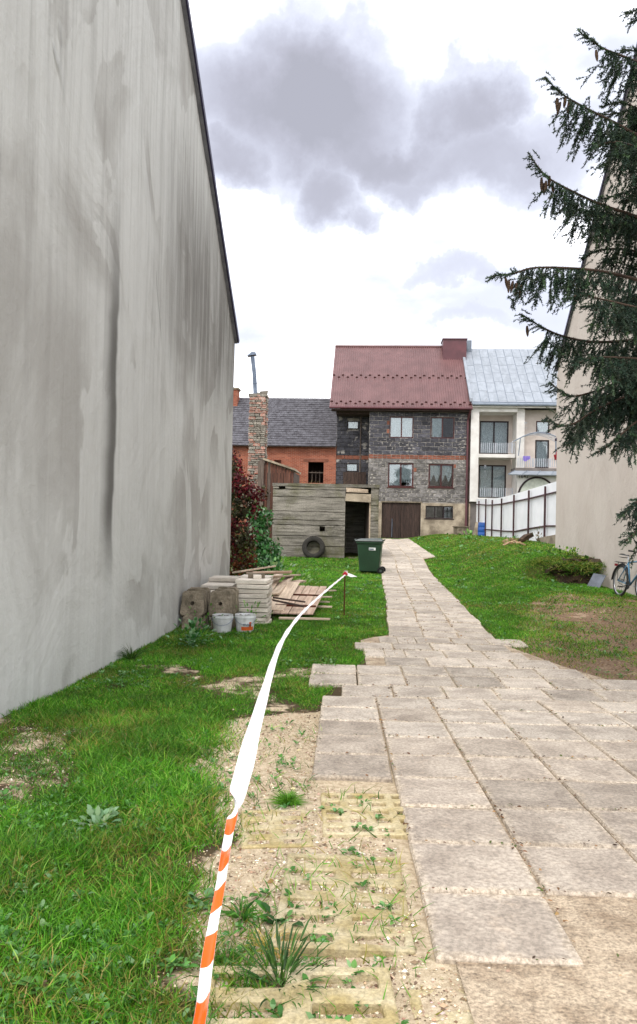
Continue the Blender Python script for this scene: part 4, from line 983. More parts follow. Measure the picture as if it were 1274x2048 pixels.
CF = Frame(497, 30.6, YAW, float(gz(-2.6, 30.6)) - .1)
ck = thing('brick_chimney', 'crumbling free-standing chimney of brick and stone beside the plank shed', 'chimney', CF.o, YAW)
c0, c1 = CF.hit(497, 900)[0], CF.hit(529, 900)[0]; cz1 = CF.hit(515, 792)[1]; cd_ = .55
MB().bb(c0 + .035, c1 - .035, .035, cd_ - .035, -.1, cz1 - .03).build('core', M['chim_mortar'], ck)
UB = unit_block('brick', M['chim_brick'], 4, .10, .06, 15); US = unit_block('brick', M['chim_stone'], 4, .12, .08, 16)
z = PF.hit(505, 1005)[1] * 0 + 1.2; cnt = 0
while z < cz1:
    hgt = rnd.choice([.075, .085, .1, .13]); x = c0 + rnd.uniform(-.03, .01)
    while x < c1 - .03:
        w_ = rnd.choice([.13, .2, .25, .3]); b = min(x + w_, c1 + rnd.uniform(-.02, .03))
        if c1 - b < .07: b = c1 + rnd.uniform(-.015, .03)
        inst('brick', rnd.choice(UB if rnd.random() < .45 else US), ck, ((x + b) / 2, .03 + rnd.uniform(-.02, .02), z + hgt / 2), (b - x - .012, .14, hgt - .014)); cnt += 1; x = b
    for q in range(2): inst('brick', rnd.choice(US if rnd.random() < .7 else UB), ck, (c1 - .02 + rnd.uniform(-.015, .03), .2 + .2 * q, z + hgt / 2), (.12, .19, hgt - .012)); cnt += 1
    z += hgt
MB().box(((c0 + c1) / 2, cd_ / 2, cz1 + .05), (c1 - c0 + .08, cd_ + .06, .12), (0, R(-2), 0), 0, .03).box((c1 - .12, cd_ / 2, cz1 + .16), (.3, .35, .13), (.1, R(-8), .3), 0, .04).box((c0 + .25, cd_ / 2 + .1, cz1 + .14), (.25, .3, .08), (0, .1, .2), 0, .03).build('rubble_cap', M['chim_stone'], ck)
pa, pb = CF.hit(511, 785, .25), CF.hit(505, 713, .25)
pipe = thing('stovepipe', 'leaning blue-grey metal stovepipe with cowl on top of the brick chimney', 'pipe', CF.M @ Vector((pa[0], .25, pa[1])), YAW)
dx_, dz_ = pb[0] - pa[0], pb[1] - pa[1]
MB().tube([(0, 0, -.15), (dx_ * .5 + .02, 0, dz_ * .5), (dx_, 0, dz_)], .085, 12).build('flue', M['galv'], pipe)
MB().tube([(dx_ * .25 + .005, 0, dz_ * .25), (dx_ * .27 + .007, 0, dz_ * .27)], .1, 12).build('collar', M['galv'], pipe)
MB().prism([(dx_ - .2, -.15, dz_ + .0), (dx_ + .16, -.15, dz_ + .06), (dx_ + .13, -.15, dz_ + .15), (dx_ - .02, -.15, dz_ + .16)], (0, .3, 0)).build('cowl', M['galv'], pipe)

# ------------------------------------------------------------------ white fence on the right
FP = [(1116, 25.0), (1095, 26.2), (1062, 28.0), (1032, 30.2), (1007, 33.0), (988, 35.6), (975, 38.2), (961, 40.6), (953, 42.2)]
ftop = {1116: 962, 1095: 968, 1062: 978, 1032: 987, 1007: 994, 988: 997, 975: 997, 961: 998, 953: 998}
fbot = {1116: 1072, 1095: 1072, 1062: 1078, 1032: 1080, 1007: 1080, 988: 1078, 975: 1074, 961: 1070, 953: 1066}
fpost = {1095: (973, 1072), 1062: (981, 1076), 1032: (990, 1078), 1007: (997, 1078), 988: (1000, 1078), 975: (998, 1074), 961: (1002, 1070)}
frail = {1116: (984, 1052), 1095: (989, 1052), 1062: (997, 1057), 1032: (1003, 1063), 1007: (1008, 1062), 988: (1010, 1060), 975: (1010, 1059), 961: (1009, 1058), 953: (1009, 1057)}
f0 = W(1032, 1078, 30.2)
fen = thing('white_fence', 'white sheet fence with brown metal posts and rails beside the white house', 'fence', f0)
def fl(px, py, Y, off=(0, 0, 0)): return W(px, py, Y) - f0 + Vector(off)
inner = Vector((-.05, -.03, 0))
for (pa_, ya), (pb_, yb) in zip(FP[:-1], FP[1:]):
    A, B = fl(pa_, ftop[pa_], ya), fl(pb_, ftop[pb_], yb); A2, B2 = fl(pa_, fbot[pa_], ya), fl(pb_, fbot[pb_], yb)
    A2.x, A2.y, B2.x, B2.y = A.x, A.y, B.x, B.y
    A2.z -= .25; B2.z -= .25
    d_ = (B - A); g_ = Vector((d_.x, d_.y, 0)).normalized() * .004
    MB().prism([A + g_, B - g_, B2 - g_, A2 + g_], (.03, .012, 0)).build('sheet', M['white_sheet'], fen)
    for k in (0, 1):
        a, b = fl(pa_, frail[pa_][k], ya, inner), fl(pb_, frail[pb_][k], yb, inner)
        MB().tube([a, b], .035, 4).build('rail', M['fence_metal'], fen)
for pxx, yy in FP:
    if pxx in fpost:
        a, b = fl(pxx, fpost[pxx][0], yy, inner * 1.9), fl(pxx, fpost[pxx][1], yy, inner * 1.9); b.x, b.y = a.x, a.y
        MB().box(((a.x), a.y, (a.z + b.z) / 2 - .1), (.06, .06, a.z - b.z + .2)).build('post', M['fence_metal'], fen)
A, B = W(1116, 1069, 24.9), W(1078, 1076, 26.6)
bw_ = MB().prism([A, B, Vector((B.x, B.y, B.z - 1.0)), Vector((A.x, A.y, A.z - 1.2))], (.16, .05, 0))
bw_.v = [(x - .1, y - .12, z) for x, y, z in bw_.v]
tag(bw_.build('retaining_wall', M['plinth']), 'short grey concrete wall under the near end of the white fence', 'wall')

def on_ground(px, py, it=14):
    """where the ray through a picture point meets the ground"""
    d = ray(px, py); lo, hi = 1.0, 60.0
    for Y in np.arange(1.2, 60, .1):
        q = CAM + d * (Y / d.y)
        if q.z < float(gz(q.x, q.y, False)): hi = Y; break
    lo = hi - .1
    for _ in range(it):
        mid = (lo + hi) / 2; q = CAM + d * (mid / d.y)
        if q.z < float(gz(q.x, q.y, False)): hi = mid
        else: lo = mid
    q = CAM + d * (hi / d.y); return Vector((q.x, q.y, float(gz(q.x, q.y))))
# barrel and leaning slab
p = W(967, 1071, 39.2); p.z = min(p.z, float(gz(p.x, p.y)))
br = thing('plastic_barrel', 'bright blue plastic barrel standing by the white fence', 'barrel', p)
hb = W(967, 1046, 39.2).z - p.z
MB().lathe([(.001, 0), (.27, 0), (.285, .05), (.30, hb * .3), (.285, hb * .33), (.30, hb * .36), (.30, hb * .66), (.285, hb * .69), (.295, hb * .72), (.285, hb - .04), (.27, hb)], 28).build('body', M['barrel'], br, smooth_=True)
MB().lathe([(.27, hb), (.29, hb + .015), (.27, hb + .03), (.24, hb + .02), (.001, hb - .02)], 28).build('rim', M['barrel'], br)
ls = MB().prism([(-.42, 0, 0), (.25, 0, 0), (.28, 0, .55), (-.18, 0, .86)], (0, .07, 0)); a = Matrix.Rotation(R(-12), 3, 'X')
q = W(960, 1070, 40.2); q.z = float(gz(q.x, q.y)) - .05
ls.v = [tuple(a @ Vector(v) + q) for v in ls.v]; tag(ls.build('stone_fragment', M['plinth']), 'broken beige stone fragment leaning behind the blue barrel', 'stone')

# ------------------------------------------------------------------ earth bank, log and chips, leaning panel
bk = MB(); bx = 6.35
def bankfn(u, v):
    x = 5.35 + 1.75 * u; prof = np.interp(v, [0, .2, .55, .85, 1], [0, .02, .30, .62, .72]); over = np.interp(v, [0, .2, .55, .85, 1], [-.45, -.1, .18, -.12, -.0])
    base = float(gz(x, 18.2, False)); f_ = math.sin(math.pi * min(1, u * 1.15 + .02)) ** .4 if u < .86 else 1
    n1 = (float(fbm(u * 7, v * 5, 91)) - .5); n2 = (float(fbm(u * 22, v * 16, 95)) - .5)
    top = float(gz(x, 19.6, False)) - base
    tp_ = float(smooth(-.05, .5, u)); return (x + n1 * .15, 18.75 + .9 * (1 - tp_) + over * f_ * tp_ + n1 * .3 + n2 * .1, base + (prof / .72) * (top + .03) * (.25 + .75 * tp_) - .03 - .25 * (1 - tp_) + n2 * .08)
bk.grid(60, 30, bankfn); eb = bk.build('earth_bank', M['earth'], smooth_=False); tag(eb, kind='structure')
q = W(1193, 1166, 18.0); q.z = float(gz(q.x, q.y)) + .0
pn = MB().box((0, 0, .16), (.30, .02, .46), (R(-50), R(6), R(-40)))
pn.v = [tuple(Vector(v) + q) for v in pn.v]; tag(pn.build('grey_panel', M['slate_board']), 'thin grey panel leaning on the beige wall beside the earth bank', 'panel')
A, B = W(1040, 1086, 26.2), W(1064, 1072, 26.6)
for pt in (A, B): pt.z = max(pt.z, float(gz(pt.x, pt.y)) + .07)
lg = MB().tube([A, A.lerp(B, .5) + Vector((0, 0, .05)), B + Vector((0, 0, .05))], [.08, .12, .09], 10)
lg.v = [(x + rnd.uniform(-.03, .03), y + rnd.uniform(-.03, .03), z + rnd.uniform(-.03, .03)) for x, y, z in lg.v]
tag(lg.build('rotten_log', M['log']), 'short dark rotten log lying below the white fence', 'log')
for k in range(16):
    pxx, pyy = rnd.gauss(1025, 11), rnd.gauss(1086, 3.5); q = on_ground(pxx, pyy)
    b = MB().box((0, 0, 0), (rnd.uniform(.12, .34), rnd.uniform(.05, .1), .05), (rnd.uniform(-.4, .4), rnd.uniform(-.5, .5), rnd.uniform(0, 3)), 0, .015)
    b.v = [tuple(Vector(v) + q + Vector((0, 0, .05))) for v in b.v]; tag(b.build('wood_piece', M['chips']), 'split piece of pale firewood in the heap beside the rotten log', 'firewood', 'firewood pieces by the log')

# ------------------------------------------------------------------ wheelie bin and tyre
p = W(739, 1146, 22.6); p.z = float(gz(p.x, p.y)) - .01
bn_ = thing('wheelie_bin', 'dark green plastic wheelie bin with grey lid standing beside the path', 'bin', p, YAW + R(-6))
hb = .98; b = MB()
lo_ = [(-.28, -.24), (.30, -.24), (.30, .24), (-.28, .24)]; hi_ = [(-.36, -.29), (.36, -.29), (.36, .29), (-.36, .29)]
b.add([(x, y, .05) for x, y in lo_] + [(x, y, hb - .06) for x, y in hi_], [(0, 3, 2, 1), (4, 5, 6, 7), (0, 1, 5, 4), (1, 2, 6, 5), (2, 3, 7, 6), (3, 0, 4, 7)])
b.build('body', M['bin_green'], bn_, bevel=.03)
MB().bb(-.39, .385, -.32, .32, hb - .085, hb - .03).build('rim', M['bin_green'], bn_, bevel=.012)
lid = MB(); lid.add([(-.42, -.33, hb - .028), (.39, -.33, hb - .028), (.39, .33, hb - .028), (-.42, .33, hb - .028), (-.42, -.33, hb + .005), (.39, -.33, hb + .012), (.39, .33, hb + .012), (-.42, .33, hb + .005), (-.30, -.24, hb + .055), (.30, -.24, hb + .075), (.30, .24, hb + .075), (-.30, .24, hb + .055)],
    [(0, 3, 2, 1), (0, 1, 5, 4), (1, 2, 6, 5), (2, 3, 7, 6), (3, 0, 4, 7), (4, 5, 9, 8), (5, 6, 10, 9), (6, 7, 11, 10), (7, 4, 8, 11), (8, 9, 10, 11)])
lid_ = lid.build('lid', M['bin_lid'], bn_, bevel=.008)
MB().tube([(-.40, -.2, hb + .01), (-.45, -.2, hb + .03), (-.45, .2, hb + .03), (-.40, .2, hb + .01)], .014, 6).build('lid_grip', M['bin_lid'], lid_)
MB().tube([(.38, -.22, hb - .01), (.43, -.2, hb + .03), (.43, .2, hb + .03), (.38, .22, hb - .01)], .016, 8).build('handle', M['bin_green'], bn_)
for sy in (-.29, .27):
    wl = MB().lathe([(.04, -.025), (.1, -.025), (.105, 0), (.1, .025), (.04, .025)], 20, (.36, sy, .1), 0, Matrix.Rotation(R(90), 3, 'X'), True).build('wheel', M['black'], bn_)
    MB().tube([(.36, sy - .02, .1), (.36, sy + .02, .1)], .042, 12).build('hub', M['bin_lid'], wl)
MB().tube([(.36, -.3, .1), (.36, .3, .1)], .012, 8).build('axle', M['chrome'], bn_)
st = MB().add([(.0, -.2925, .70), (.2, -.2925, .70), (.2, -.2985, .78), (.0, -.2985, .78)], [(0, 1, 2, 3)]); stk_ = st.build('sticker', M['white_paint'], bn_)
MB().add([(.01, -.2985, .715), (.14, -.2985, .715), (.14, -.3005, .75), (.01, -.3005, .75)], [(0, 1, 2, 3)]).build('sticker_print', M['galv'], stk_)
p = SF.M @ Vector((SF.hit(627, 1104, -.2)[0], -.22, 0)); p.z = float(gz(p.x, p.y))
ty = thing('old_tyre', 'worn black rubber tyre leaning on the front of the concrete shed', 'tyre', p, YAW)
Rm = Matrix.Rotation(R(78), 3, 'X'); ro = .40
prof = [(.235, -.09), (.25, -.1), (.33, -.105), (.385, -.085), (ro, -.05), (ro, .05), (.385, .085), (.33, .105), (.25, .1), (.235, .09), (.245, .06), (.34, .07), (.36, 0), (.34, -.07), (.245, -.06)]
MB().lathe(prof, 40, (0, 0, ro - .02), 0, Rm, True).build('casing', M['rubber'], ty, smooth_=True)
tr_ = MB()
for k in range(40):
    a = 2 * math.pi * k / 40; c_ = Rm @ Vector((ro * math.cos(a), ro * math.sin(a), 0)) + Vector((0, 0, ro - .02))
    tr_.box(c_, (.02, .035, .1), Rm @ Matrix.Rotation(a, 3, 'Z') @ Matrix.Rotation(R(15), 3, 'X'))
tr_.build('tread', M['rubber'], ty)

# ------------------------------------------------------------------ slab stacks, footing plates, buckets
SM = []
for k in range(5):
    b = MB().box((0, 0, .035), (.5, .5, .064), None, 0, .004).build('slab_proto', M['slab_stack'], bevel=.008); SM.append(b.data); bpy.data.objects.remove(b)
ORD = ['lowest', 'second', 'third', 'fourth', 'fifth', 'sixth', 'seventh', 'eighth', 'ninth', 'tenth']
def stack(cx, cy, n, yaw, label, jit=.016, skip0=0):
    z = float(gz(cx, cy)) - .012
    for k in range(n):
        o = bpy.data.objects.new('concrete_paver', rnd.choice(SM)); C.objects.link(o)
        o.location = (cx + rnd.uniform(-jit, jit), cy + rnd.uniform(-jit, jit), z + k * .0725); o.rotation_euler = (0, 0, yaw + rnd.uniform(-.02, .02) + rnd.choice([0, 1, 2, 3]) * math.pi / 2)
        tag(o, (label % ('topmost' if k == n - 1 else ORD[k])), 'paver', 'stacked concrete slabs')
    return z + n * .0725
yawS = R(-3)
zt1 = stack(-1.00, 11.95, 10, yawS, '%s pale concrete slab counted upwards in the stack carrying the loose bricks')
zt2 = stack(-1.02, 12.48, 10, yawS, '%s pale concrete slab counted upwards in the stack behind the one with bricks')
zt3 = stack(-1.60, 12.30, 8, yawS, '%s pale concrete slab counted upwards in the stack beside the plaster wall')
zt4 = stack(-1.57, 12.84, 9, yawS, '%s pale concrete slab upwards in the taller stack between plaster wall and timber')
def brick(name, c, d, rz, label, m_, rx=0):
    b = MB().box((0, 0, 0), d, (rx, 0, rz), 0, .004); b.v = [tuple(Vector(v) + Vector(c)) for v in b.v]; return tag(b.build(name, m_, bevel=.004), label, 'brick')
brick('brick', (-.98, 12.12, zt1 + .04), (.27, .12, .08), R(4), 'long grey brick lying on top of the slab stack', M['plinth'])
brick('brick', (-.955, 11.98, zt1 + .03), (.13, .13, .06), R(8), 'short pale half brick in front of the long grey brick on the slabs', M['slab_stack'])
def plate_mesh():
    # square footing plate with rounded corners and a hole through the middle
    n = 32; o_, i_ = [], []
    for k in range(n):
        a = 2 * math.pi * (k + .5) / n; c_, s_ = math.cos(a), math.sin(a); m_ = (abs(c_) ** 14 + abs(s_) ** 14) ** (1 / 14)
        w_ = .185 - .03 * (s_ / m_ * .5 + .5); o_.append((w_ * c_ / m_, .19 * s_ / m_)); i_.append((.028 * c_, .028 * s_))
    b = MB(); h = .04
    for z in (-h, h):
        s_ = .93 if z < 0 else 1.0
        b.v += [(x * s_ + rnd.uniform(-.004, .004), z, y * s_ + rnd.uniform(-.004, .004)) for x, y in o_]; b.v += [(x, z, y) for x, y in i_]
    # ring layout: outer0, inner0, outer1, inner1; front face is z=-h
    for k in range(n):
        j = (k + 1) % n
        b.f += [(k, j, n + j, n + k), (2 * n + j, 2 * n + k, 3 * n + k, 3 * n + j), (k, 2 * n + k, 2 * n + j, j), (n + j, 3 * n + j, 3 * n + k, n + k)]; b.mi += [0] * 4
    me = bpy.data.meshes.new('footing_plate'); me.from_pydata(b.v, [], b.f); me.materials.append(M['old_concrete']); me.update(); return me
PMs = [plate_mesh() for _ in range(3)]
def plate(x, y, z, lean, yaw, label, sc=1):
    o = bpy.data.objects.new('footing_plate', rnd.choice(PMs)); C.objects.link(o); o.location = (x, y, z); o.rotation_euler = (-lean, rnd.uniform(-.03, .03), yaw); o.scale = (sc, sc, sc); tag(o, label, 'concrete plate', 'footing plates with a hole')
g0 = float(gz(-1.6, 11.4))
for k in range(3):
    plate(-1.86 + .03 * k, 11.28 + .10 * k, g0 + .36 + .02 * k, R(14), R(4), ('front', 'middle', 'rear')[k] + ' square concrete plate with a hole, in the upper row touching the plaster wall', 1.04)
    plate(-1.44 + .03 * k, 11.32 + .10 * k, g0 + .36 + .02 * k, R(8), R(-3), ('front', 'middle', 'rear')[k] + ' square concrete plate with a hole, in the upper row behind the white buckets', 1.06)
    plate(-1.84 + .03 * k, 11.16 + .11 * k, g0 + .03, R(22), R(6), ('front', 'middle', 'rear')[k] + ' square concrete plate half sunk under the upper row by the plaster wall', .95)
    plate(-1.42 + .03 * k, 11.20 + .11 * k, g0 + .03, R(18), R(-4), ('front', 'middle', 'rear')[k] + ' square concrete plate half sunk behind the white buckets', .95)
def bucket(x, y, label, rot, text=None):
    z = float(gz(x, y)) - .015
    t_ = thing('plastic_bucket', label, 'bucket', (x, y, z), rot); h = .27
    MB().lathe([(.001, 0), (.122, 0), (.148, h * .82), (.156, h * .83), (.156, h * .9), (.15, h * .91), (.153, h), (.145, h), (.138, h * .85), (.118, .02), (.001, .02)], 32).build('body', M['bucket'], t_, smooth_=False)
    MB().tube([(.157 * math.cos(a), .157 * math.sin(a) - .0, h * .86 - .10 * math.sin(math.pi * k / 12)) for k, a in enumerate([math.pi + math.pi * j / 12 for j in range(13)])], .004, 5).build('handle', M['galv'], t_)
    sb = MB().grid(16, 16, lambda u, v: ((u * 2 - 1) * .138 * math.sqrt(max(0, 1 - .5 * (v * 2 - 1) ** 2)), (v * 2 - 1) * .138 * math.sqrt(max(0, 1 - .5 * (u * 2 - 1) ** 2)), h * .86 + .05 * (float(fbm(u * 5, v * 5, 7)) - .4)))
    sb.build('soil', M['soil'], t_); return t_, h
bk1, h1 = bucket(-1.37, 11.0, 'plain white plastic bucket with wire handle in front of the concrete plates', 0)
bk2, h2 = bucket(-1.05, 11.1, 'white paint bucket with orange print and weeds growing out of it', R(10))
def wrap(b2, z0, z1, a0, a1, rr, name, m_):
    b = MB(); b.grid(14, 1, lambda u, v: (rr(z0 + (z1 - z0) * v) * math.sin(a0 + (a1 - a0) * u), -rr(z0 + (z1 - z0) * v) * math.cos(a0 + (a1 - a0) * u), z0 + (z1 - z0) * v)); return b.build(name, m_, b2)
rr = lambda z: .1235 + .0265 * z / (.27 * .82)
lb_ = wrap(bk2, .045, .10, -.5, 1.0, rr, 'label_band', M['orange_print'])
wrap(bk2, .10, .17, .35, .62, lambda z: rr(z) + .001, 'label_figure', M['orange_print'])
text_mesh('mon', .07, 'label_text', M['ink'], bk2, Matrix.Translation((.02, -.150, .135)) @ Matrix.Rotation(R(84), 4, 'X'))

# ------------------------------------------------------------------ timber heap
def board(p0, p1, w, th, m_, label, group='loose boards in the timber heap', name='board', roll=0, parent=None):
    p0, p1 = Vector(p0), Vector(p1); d_ = p1 - p0; y_ = d_.normalized(); x_ = y_.cross(Vector((0, 0, 1))).normalized(); z_ = x_.cross(y_)
    Mx = Matrix((x_, y_, z_)).transposed() @ Matrix.Rotation(roll, 3, 'Y'); b = MB().box((0, 0, 0), (w, d_.length, th), None, 0, .004)
    o = b.build(name, m_, parent, bevel=.003); o.matrix_local = Matrix.Translation((p0 + p1) / 2) @ Mx.to_4x4()
    if parent is None: tag(o, label, 'board', group)
    return o
gz_ = lambda x, y, h=0: (x, y, float(gz(x, y)) + h)
pl0 = Vector(gz_(-.40, 12.4, .09)); dirp = (Vector(gz_(-.16, 14.5, .34)) - pl0); 
pal = thing('wooden_pallet', 'worn flat pallet of nailed pinkish planks lying on the timber heap', 'panel', pl0, 0)
acr = Vector((1, -.09, .0)).normalized()
for k in range(5):
    o_ = acr * (-.27 + .138 * k); board(o_, o_ + dirp * (1 + rnd.uniform(-.03, .03)), .128, .024, M['wood_pink'], None, None, 'plank', 0, pal)
for f in (.22, .62):
    c_ = dirp * f; board(c_ - acr * .36 + Vector((0, 0, .026)), c_ + acr * .34 + Vector((0, 0, .02)), .05, .03, M['rust'], None, None, 'batten', 0, pal)
LB = {'a': 'wide pale plywood board on the timber heap beside the slab stack', 'b': 'thin loose lath poking out of the timber heap into the grass', 'c': 'pale loose board in the rough pile behind the slab stacks', 'd': 'dark batten laid across the timber heap'}
board(gz_(-.72, 12.55, .12), gz_(-.50, 14.6, .40), .34, .018, M['wood_pale'], LB['a'])
board(gz_(-.74, 12.5, .30), gz_(-.22, 12.62, .16), .06, .03, M['wood_dark'], LB['d']); board(gz_(-.74, 12.75, .30), gz_(-.2, 12.95, .2), .05, .03, M['wood_dark'], 'second dark batten across the timber heap, farther from the buckets')
for kk, (a, b, hh) in enumerate((((-.6, 12.15), (.22, 12.02), .05), ((-.5, 13.7), (.28, 13.55), .06), ((-.3, 14.3), (.25, 14.25), .06), ((-.5, 14.9), (.3, 15.0), .07), ((-.35, 16.2), (.42, 16.5), .07))):
    board(gz_(*a, hh), gz_(*b, hh), .07, .03, M['wood_pale'], ('nearest', 'second', 'third', 'fourth', 'fifth')[kk] + ' thin lath from the slab stack, poking from the timber into the grass')
for (a, b, w_, h0, h1) in (((-.75, 13.4), (-.55, 15.4), .16, .3, .42), ((-.9, 13.6), (-.8, 15.6), .18, .3, .45), ((-1.25, 13.9), (-.55, 14.6), .2, .62, .58), ((-1.5, 14.0), (-.9, 14.9), .22, .6, .66), ((-.95, 14.2), (-.4, 15.6), .15, .5, .45), ((-1.3, 14.5), (-.6, 15.4), .2, .55, .5), ((-.7, 14.6), (-.3, 16.0), .14, .35, .3), ((-.85, 13.5), (-.62, 15.2), .15, .12, .2), ((-1.3, 13.9), (-.8, 15.2), .3, .3, .3), ((-1.35, 14.1), (-.9, 15.0), .3, .12, .12)):
    board(gz_(*a, h0), gz_(*b, h1), w_, .03, rnd.choice([M['wood_pale'], M['wood_pink']]), LB['c'], roll=rnd.uniform(-.15, .15))

# ------------------------------------------------------------------ stake and barrier tape
sb_ = on_ground(688, 1236); st_top = W(690, 1148, sb_.y)
stake = MB().tube([sb_ - Vector((0, 0, .15)), st_top + Vector((0, 0, .03))], .011, 8)
tag(stake.build('iron_stake', M['rust']), 'thin rusty iron stake in the lawn holding the knotted tape end', 'stake')
zn = 1.0; near_top = Vector((-.175, .97, .705))
tag(MB().tube([Vector((-.175, .97, float(gz(-.175, .97)) - .1)), near_top], .011, 8).build('iron_stake', M['rust']), 'rusty iron stake at the near end of the barrier tape', 'stake')
ctl = [(690, 1150, sb_.y), (668, 1168, 10.4), (640, 1192, 8.6), (606, 1224, 7.0), (580, 1256, 5.95), (560, 1290, 5.15), (545, 1330, 4.45), (527, 1392, 3.75), (507, 1462, 3.2), (490, 1530, 2.8), (474, 1590, 2.48), (463, 1640, 2.28), (452, 1700, 2.07), (442, 1765, 1.88), (428, 1840, 1.70), (415, 1920, 1.54), (398, 2048, 1.34)]
pts = [W(*c_) for c_ in ctl] + [near_top - Vector((0, 0, .02))]
# face angle of the ribbon at each point: 0 = flat towards the viewer, 90 = on edge; past 180 the printed side shows
ang = [0, 0, 0, 0, 0, 0, 0, 0, 0, 0, 28, 168, 184, 178, 184, 176, 186, 180]
hwl = [.016, .018, .017, .016, .016, .017, .019, .024, .030, .033, .027, .0145, .0120, .0122, .0110, .0118, .0108, .011]
def cat(P, n=8):
    P = np.array(P, float); res = []
    for i in range(len(P) - 1):
        a, b, c_, d_ = P[max(i - 1, 0)], P[i], P[i + 1], P[min(i + 2, len(P) - 1)]
        for t_ in np.arange(n) / n: res.append(.5 * ((2 * b) + (-a + c_) * t_ + (2 * a - 5 * b + 4 * c_ - d_) * t_ ** 2 + (-a + 3 * b - 3 * c_ + d_) * t_ ** 3))
    res.append(P[-1]); return np.array(res)
cp = cat([tuple(p) for p in pts]); ca = cat([(a,) for a in ang])[:, 0]
chw = cat([(a,) for a in hwl])[:, 0]; tb = MB(); S = 0; us = []; nC = 5
for i in range(len(cp)):
    p = Vector(cp[i]); t_ = (Vector(cp[min(i + 1, len(cp) - 1)]) - Vector(cp[max(i - 1, 0)])).normalized()
    if i: S += (p - Vector(cp[i - 1])).length
    e1 = t_.cross(Vector((0, 0, 1))).normalized(); e2 = e1.cross(t_).normalized(); a = R(ca[i]); wd = e1 * math.cos(a) + e2 * math.sin(a); nn = wd.cross(t_)
    for j in range(nC):
        f = j / (nC - 1) * 2 - 1; tb.v.append(p + wd * chw[i] * f + nn * .006 * (1 - f * f) + nn * .004 * math.sin(S * 9 + f * 2)); us.append((S, j / (nC - 1)))
fr = [(i * nC + j, i * nC + j + 1, (i + 1) * nC + j + 1, (i + 1) * nC + j) for i in range(len(cp) - 1) for j in range(nC - 1)]
def ribbon(name, m_, parent, off, flip):
    me = bpy.data.meshes.new(name); V_ = np.array([tuple(v) for v in tb.v])
    me.from_pydata(V_.tolist(), [], [f[::-1] if flip else f for f in fr]); me.update()
    nr_ = np.array([tuple(v.normal) for v in me.vertices]); me.vertices.foreach_set('co', (V_ + nr_ * off).ravel().astype(np.float32))
    uv = me.uv_layers.new(name='UVMap'); uv.data.foreach_set('uv', np.array([(us[l.vertex_index][0] / .22, us[l.vertex_index][1]) for l in me.loops], np.float32).ravel())
    me.polygons.foreach_set('use_smooth', [True] * len(me.polygons)); me.materials.append(m_); o = bpy.data.objects.new(name, me); C.objects.link(o); o.parent = parent; return o
tape = thing('barrier_tape', 'orange and white barrier tape stretched low over the lawn to the stake', 'tape', (0, 0, 0))
tape['label'] = 'orange and white barrier tape stretched low over the lawn to the stake'
ribbon('printed_side', M['tape'], tape, .0006, True); ribbon('plain_side', M['tape_back'], tape, .0006, False)
kb = MB().tube([st_top + Vector((-.03, 0, -.01)), st_top + Vector((.0, -.02, .01)), st_top + Vector((.035, 0, -.005))], [.02, .035, .02], 8); kb.build('knot', M['tape_red'], tape)
kt = MB(); k0 = st_top + Vector((.02, 0, 0)); kt.add([k0 + Vector((0, 0, .025)), k0 + Vector((.09, .02, .0)), k0 + Vector((.19, .05, -.045)), k0 + Vector((.08, .0, -.05)), k0 + Vector((0, -.01, -.02))], [(0, 1, 3, 4), (1, 2, 3)]); kt.add([k0 + Vector((-.04, 0, .03)), k0 + Vector((-.03, -.02, .06)), k0 + Vector((.02, -.03, .055)), k0 + Vector((.03, -.02, .02))], [(0, 3, 2, 1)]); kt.build('loose_end', M['tape_back'], tape)
for k, v in enumerate(range(1)):
    q = on_ground(722, 1716); cb = MB().tube([q + Vector((-.02, .015, .012)), q + Vector((.018, -.012, .012))], .0042, 8); tag(cb.build('cigarette_butt', M['butt']), 'white cigarette butt lying in the gravel', 'cigarette butt')

# ------------------------------------------------------------------ bicycle
q = Vector((6.42, 15.95, 0)); q.z = float(gz(6.42, 15.95)); hd = Vector((.06, -1, 0)).normalized()
bike = thing('bicycle', 'blue bicycle with rear rack leaning along the beige wall', 'bicycle', q, math.atan2(hd.y, hd.x))
bike.rotation_euler = (R(-5), 0, math.atan2(hd.y, hd.x))     # local x forward, leaning slightly to the wall
rw_, wb = .335, 1.05
for k, x in enumerate((0, wb)):
    Mx = Matrix.Rotation(R(90), 3, 'X') if k == 0 else Matrix.Rotation(R(6), 3, 'Z') @ Matrix.Rotation(R(90), 3, 'X')
    wl = MB().lathe([(rw_ - .01, -.014), (rw_, -.01), (rw_ + .008, 0), (rw_, .01), (rw_ - .01, .014), (rw_ - .028, .022), (rw_ - .04, .016), (rw_ - .04, -.016), (rw_ - .028, -.022)], 40, (x, 0, rw_), 0, Mx, True).build('wheel', M['rubber'], bike, smooth_=True)
    MB().lathe([(rw_ - .04, -.012), (rw_ - .037, .012), (rw_ - .06, .01), (rw_ - .06, -.01)], 40, (x, 0, rw_), 0, Mx, True).build('rim', M['chrome'], wl, smooth_=True)
    spk = MB()
    for j in range(24):
        a = 2 * math.pi * j / 24; d0 = Mx @ Vector((.02 * math.cos(a + .5), .02 * math.sin(a + .5), .03 * (-1) ** j)); d1 = Mx @ Vector(((rw_ - .055) * math.cos(a), (rw_ - .055) * math.sin(a), 0)); spk.tube([Vector((x, 0, rw_)) + d0, Vector((x, 0, rw_)) + d1], .0022, 4, False)
    spk.build('spokes', M['chrome'], wl); MB().tube([(x, -.05, rw_), (x, .05, rw_)], .022, 10).build('hub', M['chrome'], wl)
bb_, st_, hdt, hdb = Vector((.43, 0, .28)), Vector((.27, 0, .74)), Vector((.86, 0, .80)), Vector((.895, 0, .66))
